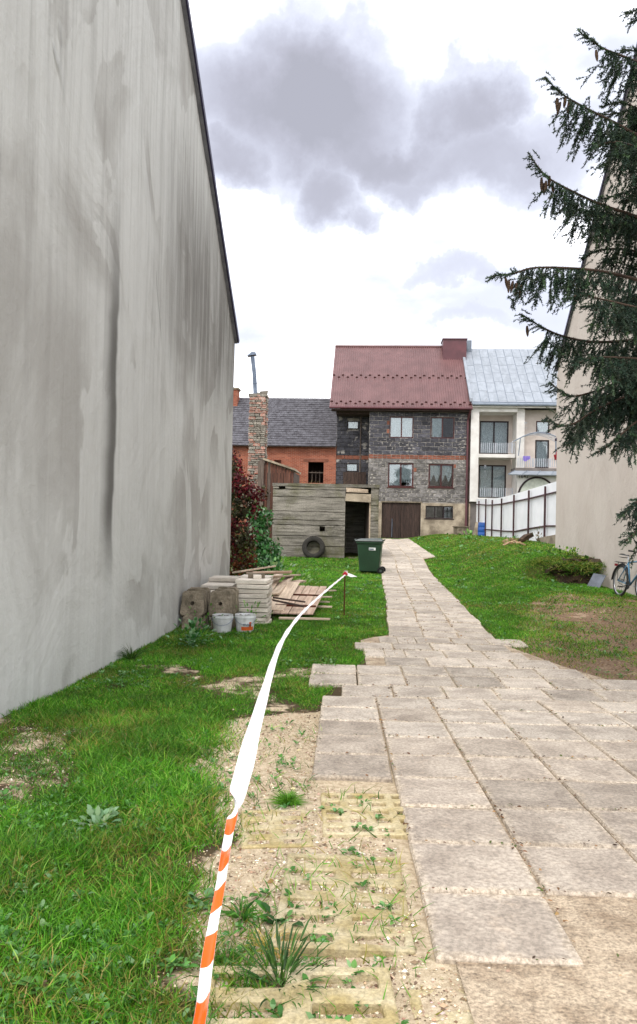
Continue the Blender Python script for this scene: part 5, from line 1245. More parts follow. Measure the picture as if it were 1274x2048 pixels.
fb = MB().tube([bb_, st_], .017, 8).tube([st_, hdt], .016, 8).tube([bb_, hdb], .019, 8).tube([hdt + Vector((-.01, 0, .04)), hdb], .02, 8)
for s in (-1, 1): fb.tube([bb_ + Vector((0, .02 * s, 0)), (0, .06 * s, rw_)], .01, 6).tube([st_ + Vector((0, .015 * s, -.03)), (0, .06 * s, rw_)], .009, 6)
fb.build('frame', M['bike_blue'], bike, smooth_=True)
fk = MB()
for s in (-1, 1): fk.tube([hdb + Vector((0, .045 * s, -.02)), (wb - .03, .055 * s, rw_ + .1), (wb, .055 * s, rw_)], .012, 6)
fk.build('fork', M['bike_blue'], bike)
MB().tube([st_, st_ + Vector((-.035, 0, .12))], .014, 8).build('seat_post', M['chrome'], bike)
sd_ = MB()
for s in (-1, 1): pass
sd_.grid(10, 12, lambda u, v: ((.36 - .27 * v) - .11, (u * 2 - 1) * (.022 + .07 * smooth(.45, 1, v) * 1.0), .865 + .03 * math.cos((u * 2 - 1) * 1.4) + .02 * float(v) ** 2)).grid(10, 12, lambda u, v: ((.36 - .27 * v) - .11, (u * 2 - 1) * (.022 + .07 * smooth(.45, 1, v) * 1.0), .845 - .02 * math.cos((u * 2 - 1) * 1.4)))
sd_.build('saddle', M['black'], bike, smooth_=True)
hs = hdt + Vector((-.02, 0, .06)); MB().tube([hdt, hs, hs + Vector((.07, 0, .09))], .013, 8).build('stem', M['black'], bike)
h0 = hs + Vector((.07, 0, .09)); MB().tube([h0 + Vector((-.06, -.30, .03)), h0 + Vector((-.02, -.18, .02)), h0, h0 + Vector((-.02, .18, .02)), h0 + Vector((-.06, .30, .03))], .012, 8).build('handlebar', M['black'], bike, smooth_=True)
for s in (-1, 1): MB().tube([h0 + Vector((-.035, .2 * s, .025)), h0 + Vector((-.07, .31 * s, .03))], .018, 8).build('grip', M['black'], bike)
rk = MB()
for s in (-1, 1): rk.tube([(.22, .05 * s, .70), (.0, .06 * s, .72), (-.24, .06 * s, .72)], .006, 6).tube([(-.06, .06 * s, .72), (0, .075 * s, rw_)], .006, 6)
for x in (-.24, -.1, .05): rk.tube([(x, -.06, .72), (x, .06, .72)], .006, 6)
rk.box((-.06, 0, .728), (.3, .1, .012)); rk.build('rack', M['black'], bike)
gd_ = MB(); gd_.grid(16, 4, lambda u, v: ((rw_ + .035) * math.cos(R(30 + 150 * u)), (v - .5) * .07, rw_ + (rw_ + .035) * math.sin(R(30 + 150 * u)) - .008 * (v - .5) ** 2 * 16)); gd_.build('mudguard', M['black'], bike)
MB().lathe([(.085, -.003), (.095, 0), (.085, .003), (.03, .003), (.03, -.003)], 24, (.43, -.05, .28), 0, Matrix.Rotation(R(90), 3, 'X'), True).build('chainring', M['black'], bike)
for s in (-1, 1):
    MB().tube([(.43, .07 * s, .28), (.43 + .16 * s, .08 * s, .28 - .06)], .01, 6).build('crank', M['chrome'], bike); MB().box((.43 + .16 * s, .125 * s, .22), (.09, .08, .022)).build('pedal', M['black'], bike)
MB().tube([(.43, -.05, .365), (.02, -.05, rw_ + .04)], .005, 5).tube([(.43, -.05, .195), (.02, -.05, rw_ - .04)], .005, 5).build('chain', M['black'], bike)
MB().box((-.28, 0, .66), (.03, .06, .05)).build('reflector', M['red_pot'], bike)
# ------------------------------------------------------------------ vegetation helpers
def unit(v): return v / np.maximum(np.linalg.norm(v, axis=-1, keepdims=True), 1e-9)
def leaves(P, D, Nn, Ln, Wd, tint, name, m_, parent=None, loc=(0, 0, 0), fold=.25):
    """pointed leaves: base P, direction D, normal Nn (all n,3), length and width (n), colour (n,3)"""
    n = len(P); S = unit(np.cross(D, Nn)); Nn = unit(np.cross(S, D)); Ln = Ln[:, None]; Wd = Wd[:, None]
    pts = [P, P + D * Ln * .35 + S * Wd * .5 + Nn * Wd * fold, P + D * Ln * .72 + S * Wd * .36 + Nn * Wd * fold * .6, P + D * Ln - Nn * Ln * .12, P + D * Ln * .72 - S * Wd * .36 + Nn * Wd * fold * .6, P + D * Ln * .35 - S * Wd * .5 + Nn * Wd * fold]
    V_ = np.stack(pts, 1).reshape(-1, 3); b = (np.arange(n) * 6)[:, None]
    F_ = np.concatenate([b + [0, 1, 5], b + [1, 2, 5], b + [2, 4, 5], b + [2, 3, 4]])
    return np_mesh(name, V_, F_, m_, parent, np.repeat(tint, 6, 0), loc)
def blades(P, D, bend, Ln, Wd, tint, name, m_, parent=None, loc=(0, 0, 0)):
    """grass blades: base P, start direction D, bend vector, length, width, colour"""
    n = len(P); side = unit(np.cross(D, np.stack([rng.normal(size=n), rng.normal(size=n), np.zeros(n)], 1))); Ln = Ln[:, None]; Wd = Wd[:, None]
    m1 = P + D * Ln * .5 + bend * Ln * .14; tp = P + D * Ln * .9 + bend * Ln * .62
    V_ = np.stack([P - side * Wd * .5, P + side * Wd * .5, m1 - side * Wd * .42, m1 + side * Wd * .42, tp], 1).reshape(-1, 3); b = (np.arange(n) * 5)[:, None]
    F_ = np.concatenate([b + [0, 1, 3], b + [0, 3, 2], b + [2, 3, 4]])
    return np_mesh(name, V_, F_, m_, parent, np.repeat(tint, 5, 0), loc)
def tints(n, cols, w=None, jit=.18):
    c_ = np.array([lin(c) for c in cols]); k = rng.choice(len(cols), n, p=w); return np.clip(c_[k] * (1 + rng.normal(0, jit, (n, 1))) * (1 + rng.normal(0, .05, (n, 3))), .004, .9)
def rand_dir(n, zmin=-1, zmax=1):
    a = rng.uniform(0, 2 * np.pi, n); z = rng.uniform(zmin, zmax, n); r_ = np.sqrt(np.maximum(0, 1 - z * z)); return np.stack([r_ * np.cos(a), r_ * np.sin(a), z], 1)

# ------------------------------------------------------------------ grass
def scatter(x0, x1, y0, y1, dens, cap=None):
    n = int((x1 - x0) * (y1 - y0) * dens); x = rng.uniform(x0, x1, n); y = rng.uniform(y0, y1, n)
    inside = (x > wall_l(y) + .01) | (y > 15.1)
    inside &= (x < wall_r(y) - .02) | (y > 23.5)
    k = inside & (np.abs(x) < y * .46 + .6); return x[k], y[k]
GX, GY, GL, GW = [], [], [], []
def lawn(x0, x1, y0, y1, dens, hmin, hmax, w):
    x, y = scatter(x0, x1, y0, y1, dens); d = grass_dens(x, y)
    clump = fbm(x * 2.1, y * 2.1, 101); tall = smooth(.42, .68, fbm(x * .8 + 9, y * .8, 111))
    keep = rng.random(len(x)) < d * smooth(.25, .52, clump + .28 * d - .08)
    # no grass inside the buildings or under the stacks
    keep &= ~((x > -.05 + .0 * y) & (x < 3.2) & False)
    x, y, tall, clump = x[keep], y[keep], tall[keep], clump[keep]
    L_ = (hmin + (hmax - hmin) * (.35 * rng.random(len(x)) + .4 * tall + .25 * clump)) * rng.uniform(.6, 1.2, len(x))
    GX.append(x); GY.append(y); GL.append(L_); GW.append(np.full(len(x), w) * rng.uniform(.7, 1.3, len(x)))
lawn(-3.0, 1.0, 1.3, 3.4, 17000, .05, .20, .0042)
lawn(-3.0, 1.0, 3.4, 6.0, 11000, .045, .15, .0046)
lawn(-2.8, 1.4, 6.0, 9.5, 6500, .04, .11, .0055)
lawn(-2.5, 4.2, 9.5, 14, 3600, .04, .11, .0075)
lawn(4.2, 7.0, 9.5, 19, 1800, .03, .09, .009)
lawn(2.4, 4.6, 6.0, 9.5, 2500, .03, .08, .006)
lawn(-2.2, 6.6, 14, 21, 1700, .04, .12, .011)
lawn(-2.6, 8.0, 21, 30, 900, .05, .13, .016)
lawn(-3, 9.4, 30, 44.4, 420, .05, .13, .024)
x, y, L_, Wd = map(np.concatenate, (GX, GY, GL, GW))
# keep the shed, the stacks, the house fronts clear
clear = ~((y > 27.0) & (y < 31) & (x > -1.9) & (x < 2.3)) & ~((y > 44.8)) & ~((np.abs(x + 1.3) < .62) & (y > 11.7) & (y < 13.1))
x, y, L_, Wd = x[clear], y[clear], L_[clear], Wd[clear]
n = len(x); z = gz(x, y) - .006; lean = rand_dir(n, .55, 1.0); bend = unit(np.stack([rng.normal(size=n), rng.normal(size=n) - .1, -.35 + 0 * x], 1)) * rng.uniform(.2, 1.0, (n, 1))
dry = smooth(.56, .74, fbm(x * 1.3, y * 1.3, 121)) * .5 + .35 * litter_w(x, y) + .3 * sand_w(x, y) + .4 * smooth(20, 24, y) * smooth(4.5, 6, x)
T1 = tints(n, ['457A1C', '568E24', '6CA032', '34621A', '86A848'], [.26, .26, .17, .22, .09]); T2 = tints(n, ['8A8440', '9A8A52', '6E7A30'])
isdry = rng.random(n) < .05 + dry * .6; T = np.where(isdry[:, None], T2, T1) * (.40 + 1.16 * fbm(x * 2.6, y * 2.6, 161))[:, None]
g = blades(np.stack([x, y, z], 1), lean, bend, L_, Wd, T, 'grass', M['grass']); tag(g, 'green lawn grass with dry tufts around the slab path', 'grass', kind='stuff')
print('grass blades', n)
n = 4200; u = rng.random(n) ** .8; bx_ = 5.3 + 1.85 * u; by_ = 18.5 + .9 * (1 - smooth(-.05, .5, u)) + rng.normal(.38, .36, n); bz_ = gz(bx_, np.maximum(by_, 19.5)) - .02 - .25 * np.clip(18.6 - by_, 0, 1) - rng.exponential(.09, n) * (by_ < 19.0) - .12 * fbm(bx_ * 3, by_ * 3, 171)
gb2 = blades(np.stack([bx_, by_, bz_], 1), rand_dir(n, .3, 1), np.stack([rng.normal(0, .3, n), -np.abs(rng.normal(.6, .4, n)), -.5 + 0 * u], 1), rng.uniform(.08, .24, n), rng.uniform(.007, .013, n), tints(n, ['47701F', '55802A', '868848', '34551C', '9A9450']), 'bank_grass', M['grass']); tag(gb2, 'long grass hanging over the edge of the earth bank', 'grass', kind='stuff')
# broad-leaved low weeds in the lawn
def weeds(x0, x1, y0, y1, dens, size, gate):
    cx, cy = scatter(x0, x1, y0, y1, dens); d = grass_dens(cx, cy); k = (rng.random(len(cx)) < (.25 + .75 * d) * smooth(gate, gate + .12, fbm(cx * 1.2 + 4, cy * 1.2, 131))) & (path_mask(cx, cy) < .1) & ((cy < 26.5) | (cx > 2))
    cx, cy = cx[k], cy[k]; m_ = rng.integers(5, 9, len(cx)); i = np.repeat(np.arange(len(cx)), m_); n = len(i)
    a = rng.uniform(0, 2 * np.pi, n); el = rng.uniform(.1, .8, n); D = np.stack([np.cos(a) * np.cos(el), np.sin(a) * np.cos(el), np.sin(el)], 1)
    s_ = size * rng.uniform(.6, 1.4, len(cx))[i] * rng.uniform(.7, 1.2, n); off = rng.uniform(0, .6, n)[:, None] * s_[:, None] * D
    P = np.stack([cx[i], cy[i], gz(cx[i], cy[i])], 1) + off + np.array([0, 0, .012]); return P, D, s_, rng.uniform(.42, .7, n) * s_
WP = [weeds(-2.9, .8, 1.6, 5, 230, .026, .38), weeds(-2.7, .8, 5, 9.5, 80, .03, .40), weeds(-2, 4.5, 9.5, 16, 16, .04, .45), weeds(2.3, 7, 8, 19, 14, .035, .38), weeds(-1, 8.5, 16, 30, 5, .08, .45), weeds(3, 9, 28, 43, 1.6, .14, .5)]
P, D, s_, w_ = [np.concatenate(q) for q in zip(*WP)]; n = len(P)
o = leaves(P, D, np.tile([0, 0, 1.], (n, 1)), s_, w_, tints(n, ['4A7A32', '5E8A48', '6F9260', '3C6A2C']), 'weeds', M['leaf'], fold=.2); tag(o, 'low broad-leaved weeds and clover scattered through the lawn', 'weeds', kind='stuff')
# gravel and fallen litter
def stones(x, y, s, cols, name, label, cat_, lift=.0):
    n = len(x); c_ = np.stack([x, y, gz(x, y) + lift + s * .25], 1); octa = np.array([[1, 0, 0], [0, 1, 0], [-1, 0, 0], [0, -1, 0], [0, 0, .7], [0, 0, -.7]])
    V_ = (c_[:, None, :] + octa[None] * s[:, None, None] * rng.uniform(.5, 1.1, (n, 6, 1)) * rng.uniform(.7, 1.3, (n, 1, 3))).reshape(-1, 3); b = (np.arange(n) * 6)[:, None]
    F_ = np.concatenate([b + f for f in ([0, 1, 4], [1, 2, 4], [2, 3, 4], [3, 0, 4])]); o = np_mesh(name, V_, F_, M['stone_bits'], None, np.repeat(tints(n, cols), 6, 0)); tag(o, label, cat_, kind='stuff'); return o
M['stone_bits'] = foliage('pebble', .0, .9, .2)
x = rng.uniform(-2.6, 2.2, 110000); y = rng.uniform(1.4, 6.6, 110000); k = (rng.random(len(x)) < np.maximum(sand_w(x, y), bare_w(x, y) * .7) * np.clip(1.3 - y * .14, .2, 1)) & ((path_mask(x, y) < .3) | (y < 2.5) | ((y < 3.02) & (x > .98))); x, y = x[k], y[k]
stones(x, y, rng.gamma(3, .0013, len(x)) + .0014, ['C9B699', 'B09A7E', '8C765E', 'E0D2BC', '6F5C4A', 'A88C74'], 'gravel', 'coarse sandy gravel between the lawn and the slab path', 'gravel')
def flakes(x, y, s, cols, name, label, cat_, lift):
    n = len(x); D = rand_dir(n, -.25, .35); P = np.stack([x, y, lift + .004 + rng.uniform(0, .01, n)], 1)
    o = leaves(P, D, rand_dir(n, .6, 1), s, s * rng.uniform(.25, .6, n), tints(n, cols), name, M['leaf']); tag(o, label, cat_, kind='stuff')
x = rng.uniform(-.5, 6.6, 26000); y = rng.uniform(1.5, 15.5, 26000); k = rng.random(26000) < np.maximum(litter_w(x, y) * .8, .12 * sand_w(x, y)) * (path_mask(x, y) < .2); x, y = x[k], y[k]
flakes(x, y, rng.uniform(.012, .035, len(x)), ['6B4630', '8A6344', '4A3324', 'A27C55'], 'leaf_litter', 'brown fallen needles and leaf bits on the bare soil', 'leaf litter', gz(x, y))
# joints of the slabs: soil crumbs and moss collected along the seams
x = []; y = []
for o_ in [c_ for c_ in path.children if c_.name.startswith('slab') and c_.location.y < 26]:
    m_ = int(46 / (1 + o_.location.y * .06)); e_ = rng.integers(0, 4, m_); t_ = rng.uniform(-.27, .27, m_); of = rng.normal(.252, .010, m_)
    lx = np.where(e_ == 0, of, np.where(e_ == 1, -of, t_)); ly = np.where(e_ >= 2, np.where(e_ == 2, of, -of), t_); x.append(o_.location.x + lx); y.append(o_.location.y + ly)
x = np.concatenate(x); y = np.concatenate(y); k = fbm(x * 3, y * 3, 141) + rng.normal(0, .08, len(x)) > .46; x, y = x[k], y[k]
flakes(x, y, rng.uniform(.008, .024, len(x)) * (1 + y * .04), ['5A3B2A', '7C5A40', '3D2B20', '96744F', '4E5A2C'], 'joint_litter', 'reddish leaf crumbs and moss lodged in the slab joints', 'leaf litter', gz(x, y, False) + .028)

# ------------------------------------------------------------------ single plants
def rosette(name, label, loc, n, ln, wd, el, cols, kind='leaf', group=None, stalk=0):
    x0, y0 = loc[:2]; base = np.array([x0, y0, float(gz(x0, y0)) - .005])
    t_ = thing(name, label, 'plant', base, 0, group); a = rng.uniform(0, 2 * np.pi, n); e_ = rng.uniform(*el, n); D = np.stack([np.cos(a) * np.cos(e_), np.sin(a) * np.cos(e_), np.sin(e_)], 1); L_ = ln * rng.uniform(.6, 1.2, n)
    if kind == 'leaf': leaves(D * rng.uniform(0, stalk + .01, n)[:, None], D, np.tile([0, 0, 1.], (n, 1)), L_, wd * rng.uniform(.7, 1.2, n), tints(n, cols), 'leaves', M['leaf'], t_)
    else: blades(D * .01, D, np.stack([np.cos(a), np.sin(a), -.6 + 0 * a], 1) * .7, L_, wd * rng.uniform(.7, 1.2, n), tints(n, cols), 'blades', M['grass'], t_)
    MB().tube([(0, 0, -.02), (0, 0, .03)], [.012, .006], 6).build('crown', M['stem'], t_); return t_
G1 = ['3B6B26', '4B7A32', '2F5A22', '5A8440']
rosette('plantain', 'narrow-leaved plantain tuft beside the tape at the gravel edge', on_ground(482, 1840), 40, .095, .011, (.25, 1.2), G1, 'blade')
rosette('dock_plant', 'broad-leaved dock plant with large dark leaves on the gravel', on_ground(560, 1850), 14, .06, .034, (.15, .9), ['2F5A22', '3B6B26', '28501E'], stalk=.06)
rosette('mayweed', 'feathery dark green weed sprawling on the gravel', on_ground(560, 1965), 170, .09, .008, (.1, 1.3), ['3A5E2A', '4A6B30', '2F4E22'], stalk=.13)
rosette('dry_tuft', 'yellowed dry grass tuft on the gravel between two green weeds', on_ground(540, 1895), 70, .10, .004, (.2, 1.2), ['B8A05A', 'C4A45A', '8E8A45'], 'blade')
rosette('grass_tuft', 'bright green grass tuft on the gravel beside the openwork paver', on_ground(575, 1610), 420, .10, .004, (.4, 1.5), ['5A8A2A', '6B9A35', '4A7A22'], 'blade')
rosette('grass_tuft', 'small grass tuft growing through the openwork paver', on_ground(795, 1632), 60, .05, .004, (.1, 1.2), ['4A7A22', '35602A'], 'blade')
rosette('grass_tuft', 'tiny grass tuft in the joint between grey slabs', on_ground(1112, 1690), 60, .045, .003, (.1, 1.2), ['4A6A22', '6A6A2A'], 'blade')
rosette('grass_tuft', 'long-bladed grass tuft on the gravel behind the plantain', on_ground(455, 1920), 60, .075, .004, (.4, 1.4), ['3B6B26', '4B7A32'], 'blade')
rosette('clover_plant', 'pale grey-green weed rosette in the lawn near the tape twist', on_ground(195, 1650), 46, .06, .035, (.1, .9), ['6F8E66', '7F9C76', '5C7E55'], stalk=.1)
rosette('clover_plant', 'small dark rosette on bare ground beside the tape', on_ground(405, 1805), 24, .05, .036, (.1, .9), ['4E7346', '5C7E55'], stalk=.06)
rosette('burdock', 'large pale leaf rosette at the lawn edge near dry soil', on_ground(90, 1985), 12, .07, .03, (.1, .7), ['55803A', '4A7330'], stalk=.03)
rosette('grass_tuft', 'tall dark grass tuft at the foot of the plaster wall', on_ground(262, 1322), 110, .26, .006, (.7, 1.5), ['2C4A1C', '35571F', '4A5A2C'], 'blade')
rosette('nettle_clump', 'leafy nettle clump below the concrete plates by the plaster wall', on_ground(385, 1290), 150, .08, .045, (.1, 1.4), ['3A6638', '557D50', '2E5A2C', '7C9C78'], stalk=.34)
rosette('bucket_weed', 'weeds rising behind the paint bucket beside the slab stack', (-1.0, 11.35), 90, .07, .03, (.3, 1.4), ['4A7A32', '5F8E45', '8AA06A'], stalk=.42)
rosette('leafy_weed', 'bright leafy weed on the grass beside the concrete well ring', on_ground(938, 1080), 60, .16, .09, (.2, 1.3), ['6A9A45', '7FAA5A', '4A7A32'], stalk=.35)
rosette('leafy_weed', 'pale green weeds sprawling behind the timber heap', (-.45, 16.6), 240, .11, .055, (.1, 1.3), ['7FA055', '9AB56A', '55803A'], stalk=.5)
rosette('leafy_weed', 'bushy weeds in front of the red creeper beside the timber heap', (-1.0, 17.4), 320, .12, .06, (.1, 1.4), ['4A7A42', '7C9C78', '35602A', '9AB08A'], stalk=.75)
rosette('bindweed', 'twining weed growing on the first concrete plate', (-1.62, 11.1), 40, .06, .04, (.3, 1.4), ['55803A', '4A7330'], stalk=.4)
# plants on top of the earth bank
for k, (pxx, yy) in enumerate(((1120, 20.3), (1150, 19.5), (1172, 19.2), (1135, 19.7), (1100, 20.4))):
    q = W(pxx, 1115, yy); rosette('bank_plant', ['leafy weeds over the earth bank beside the fence wall', 'low leafy weeds on the middle of the earth bank', 'dark leafy weeds on the bank edge against the beige wall', 'pale leafy weeds behind the bank edge', 'leafy weeds where the bank runs into the lawn'][k], (q.x, q.y), 60, .10, .045, (.1, 1.4), ['55803A', '7A9A45', '3A5E2A', '9AA855'], stalk=.22)
q = W(1076, 1080, 26.3); dt = rosette('dry_weed', 'dry brown weed stalk standing by the rotten log', (q.x, q.y), 40, .14, .03, (.6, 1.5), ['5A4632', '7A6242', '4A5A2C'], stalk=.5)
# reeds behind the concrete shed
rd = SF.M @ Vector((SF.hit(605, 960, 3.9)[0], 3.9, 0)); rd.z = float(gz(rd.x, rd.y))
rt = thing('dry_reeds', 'tall dry straw-coloured reeds behind the concrete shed roof', 'reeds', rd); n = 420
P = np.stack([rng.normal(0, .33, n), rng.normal(0, .25, n), np.zeros(n)], 1); D = unit(np.stack([rng.normal(0, .12, n), rng.normal(0, .1, n), np.ones(n)], 1))
blades(P, D, np.stack([rng.normal(0, .3, n), rng.normal(0, .3, n), -.1 + 0 * D[:, 0]], 1), rng.uniform(2.2, 3.75, n) * (1 - .22 * np.abs(P[:, 0])), np.full(n, .03), tints(n, ['CDA97C', 'D8BC90', 'B08E60']), 'stalks', M['grass'], rt)
rd2 = SF.M @ Vector((SF.hit(640, 960, 3.2)[0], 3.6, 0)); rd2.z = float(gz(rd2.x, rd2.y))
rt2 = thing('green_shoots', 'thin green and dry shoots above the shed roof before the barn window', 'reeds', rd2); n = 70
P = np.stack([rng.normal(0, .35, n), rng.normal(0, .2, n), np.zeros(n)], 1); D = unit(np.stack([rng.normal(0, .1, n), rng.normal(0, .1, n), np.ones(n)], 1))
blades(P, D, np.stack([rng.normal(0, .3, n), rng.normal(0, .3, n), -.1 + 0 * D[:, 0]], 1), rng.uniform(2.3, 3.2, n), np.full(n, .022), tints(n, ['7A7A4A', 'A89468', '8AA04A']), 'stalks', M['grass'], rt2)

# ------------------------------------------------------------------ red creeper and green bush past the end of the left wall
def leaf_mass(name, label, cat_, base, blobs_, n, size, cols_fn, outward=.6):
    t_ = thing(name, label, cat_, base); c_ = np.array([b[0] for b in blobs_]); r_ = np.array([b[1] for b in blobs_]); w_ = r_.prod(1) ** (2 / 3); i = rng.choice(len(blobs_), n, p=w_ / w_.sum())
    d_ = rand_dir(n); rad = rng.uniform(.55, 1.08, n)[:, None]; P = c_[i] + d_ * r_[i] * rad
    Nn = unit(d_ * outward + rand_dir(n) * .7 + np.array([0, 0, .35])); D = unit(np.cross(Nn, rand_dir(n)) + np.array([0, 0, -.5])); s_ = size * rng.uniform(.55, 1.35, n)
    leaves(P, D, Nn, s_, s_ * rng.uniform(.55, .8, n), cols_fn(P, n), 'foliage', M['leaf'], t_, fold=.12)
    sb = MB(); lo_ = np.array([0, 0, -.1])
    for b, rr_ in blobs_: mid = np.array(b) * .5 + rng.normal(0, .08, 3); sb.tube([(rng.normal(0, .05), rng.normal(0, .05), -.1), tuple(mid), tuple(np.array(b))], [.018, .012, .006], 5)
    sb.build('stems', M['stem'], t_); return t_
cb_ = np.array([-1.72, 17.2, float(gz(-1.72, 17.2))])
def ccol(P, n):
    red = tints(n, ['4E1018', '6A1824', '3A0E14', '7E2834', '4A2018']); drk = tints(n, ['2E2C1A', '3A3A22', '4A4A2C', '3E2A1C']); pal = tints(n, ['7A7A5E', '8C8C70', '6A4A3A']); brn = tints(n, ['5E2E1A', '7A4426', '4A3A1E', '4F5A26'])
    h = P[:, 2]; u = rng.random(n); hi_ = fbm(P[:, 0] * 2 + 3, P[:, 2] * 1.6, 151)
    T = np.where((hi_ > .5)[:, None], red, drk); T = np.where((u < .12)[:, None], pal, T); T = np.where(((h < 1.0) & (u > .3))[:, None], brn, T); return T
leaf_mass('red_creeper', 'dense dark red creeper climbing beside the end of the plaster wall', 'creeper', cb_,
    [((-.35, .0, .4), (.5, .4, .55)), ((.0, .1, .35), (.4, .35, .45)), ((-.3, .1, 1.1), (.45, .4, .55)), ((-.05, .0, 1.25), (.36, .35, .5)), ((-.35, .1, 1.8), (.42, .4, .5)), ((.0, 0, 1.95), (.4, .3, .35)), ((.22, -.05, 2.22), (.34, .25, .22)), ((-.35, .15, 2.5), (.36, .35, .45)), ((-.1, .05, 2.35), (.3, .3, .35)), ((-.45, .15, 3.0), (.3, .3, .35)), ((-.2, .2, 2.75), (.2, .2, .3)), ((.05, .1, .8), (.3, .3, .4))], 5200, .085, ccol)
gb_ = np.array([-1.55, 20.6, float(gz(-1.55, 20.6))])
leaf_mass('green_bush', 'dark green leafy bush between the red creeper and the concrete shed', 'bush', gb_,
    [((-.1, 0, .3), (.45, .4, .4)), ((.15, 0, .75), (.38, .35, .4)), ((-.1, 0, 1.2), (.34, .3, .4)), ((.05, 0, 1.65), (.26, .25, .3)), ((.25, -.1, .35), (.3, .3, .3)), ((-.2, .0, 1.75), (.2, .2, .25))], 1700, .11, lambda P, n: tints(n, ['2C5A2A', '3E7038', '24481F', '6A8E6A', '8AA08A'], [.3, .3, .2, .12, .08]))

# ------------------------------------------------------------------ spruce
TX, TY = 3.95, 7.1; tz = float(gz(TX, TY)); spr = thing('spruce_tree', 'tall dark spruce with drooping branches and cones before the beige house', 'tree', (TX, TY, tz)); TH = 11.0
MB().tube([(.0, 0, -.2), (0, 0, .1), (.02, .01, 2), (.0, .03, 5), (.03, 0, 8), (0, 0, TH)], [.24, .19, .16, .12, .07, .01], 14).build('trunk', M['bark'], spr, smooth_=True)
o3 = np.array([TX, TY, tz]); prim = []
def pxl(pts): return [np.array(W(a, b, c_)) - o3 for a, b, c_ in pts]
spec = [[(1160, 65, 6.7), (1205, 96, 6.75), (1260, 118, 6.8), (1340, 150, 6.9)],
        [(1090, 153, 6.5), (1120, 185, 6.52), (1170, 215, 6.55), (1235, 248, 6.65), (1330, 300, 6.85)],
        [(1061, 312, 6.6), (1090, 350, 6.6), (1130, 375, 6.65), (1200, 408, 6.75), (1270, 432, 6.85), (1340, 460, 6.95)],
        [(982, 553, 6.6), (1030, 546, 6.6), (1065, 536, 6.65), (1130, 536, 6.7), (1215, 545, 6.8), (1340, 575, 7.0)],
        [(1042, 628, 6.9), (1080, 652, 6.9), (1125, 672, 6.95), (1190, 684, 7.0), (1280, 680, 7.05), (1350, 680, 7.1)],
        [(1100, 764, 6.8), (1122, 782, 6.8), (1150, 792, 6.8), (1210, 775, 6.85), (1290, 740, 6.95), (1370, 720, 7.0)],
        [(1093, 833, 6.6), (1118, 850, 6.6), (1150, 846, 6.65), (1200, 815, 6.7), (1290, 780, 6.8), (1380, 760, 7.0)],
        [(1185, 300, 6.2), (1215, 285, 6.25), (1260, 290, 6.4), (1340, 330, 6.6)],
        [(1135, 600, 6.3), (1160, 590, 6.3), (1210, 600, 6.4), (1300, 620, 6.6)],
        [(1150, 730, 6.3), (1185, 715, 6.3), (1230, 715, 6.4), (1320, 720, 6.6)],
        [(1195, 905, 6.5), (1225, 885, 6.55), (1265, 850, 6.6), (1340, 800, 6.8)],
        [(1165, 520, 7.4), (1200, 500, 7.4), (1260, 500, 7.3), (1340, 520, 7.2)],
        [(1205, 215, 7.4), (1240, 205, 7.4), (1290, 225, 7.3), (1360, 270, 7.2)],
        [(1246, 1030, 6.4), (1262, 1015, 6.4), (1295, 985, 6.5), (1360, 940, 6.8)],
        [(1247, 1086, 6.4), (1265, 1070, 6.4), (1300, 1040, 6.5), (1370, 1000, 6.8)],
        [(1170, 840, 7.2), (1200, 815, 7.2), (1260, 800, 7.2), (1340, 790, 7.2)],
        [(1150, 420, 7.3), (1190, 425, 7.3), (1240, 430, 7.3), (1330, 440, 7.2)]]
for s_ in spec:
    p = pxl(s_); last = p[-1]; root = np.array([0, 0, last[2] + .12 * np.linalg.norm(last[:2])]); prim.append(np.array(p + [last * .5 + root * .5, root]))
for k in range(165):                                   # the rest of the crown, shorter towards the top
    h = rng.uniform(2.9, 7.6) if k < 118 else rng.uniform(7, 10.3); a = rng.uniform(0, 2 * np.pi); Lb = (2.05 * (1 - h / 11.3) ** .75 + .15) * rng.uniform(.7, 1.05)
    # the side facing the path carries the branches given above
    if -2.4 < a - np.pi * 1.0 < 2.4 and h < 6.6: Lb = min(Lb, rng.uniform(1.0, 1.42))
    if h < 2.9 and abs(a - np.pi) < 1.6: continue
    d_ = np.array([np.cos(a), np.sin(a), 0]); pts_ = [d_ * Lb * t_ + np.array([0, 0, h + .12 * t_ - Lb * .42 * t_ ** 1.5 + Lb * .16 * max(0, t_ - .7) * 3 * t_]) for t_ in (1, .82, .6, .38, .15, 0)]; prim.append(np.array(pts_))
brm = MB(); TW = []                                    # twigs: start, direction, length
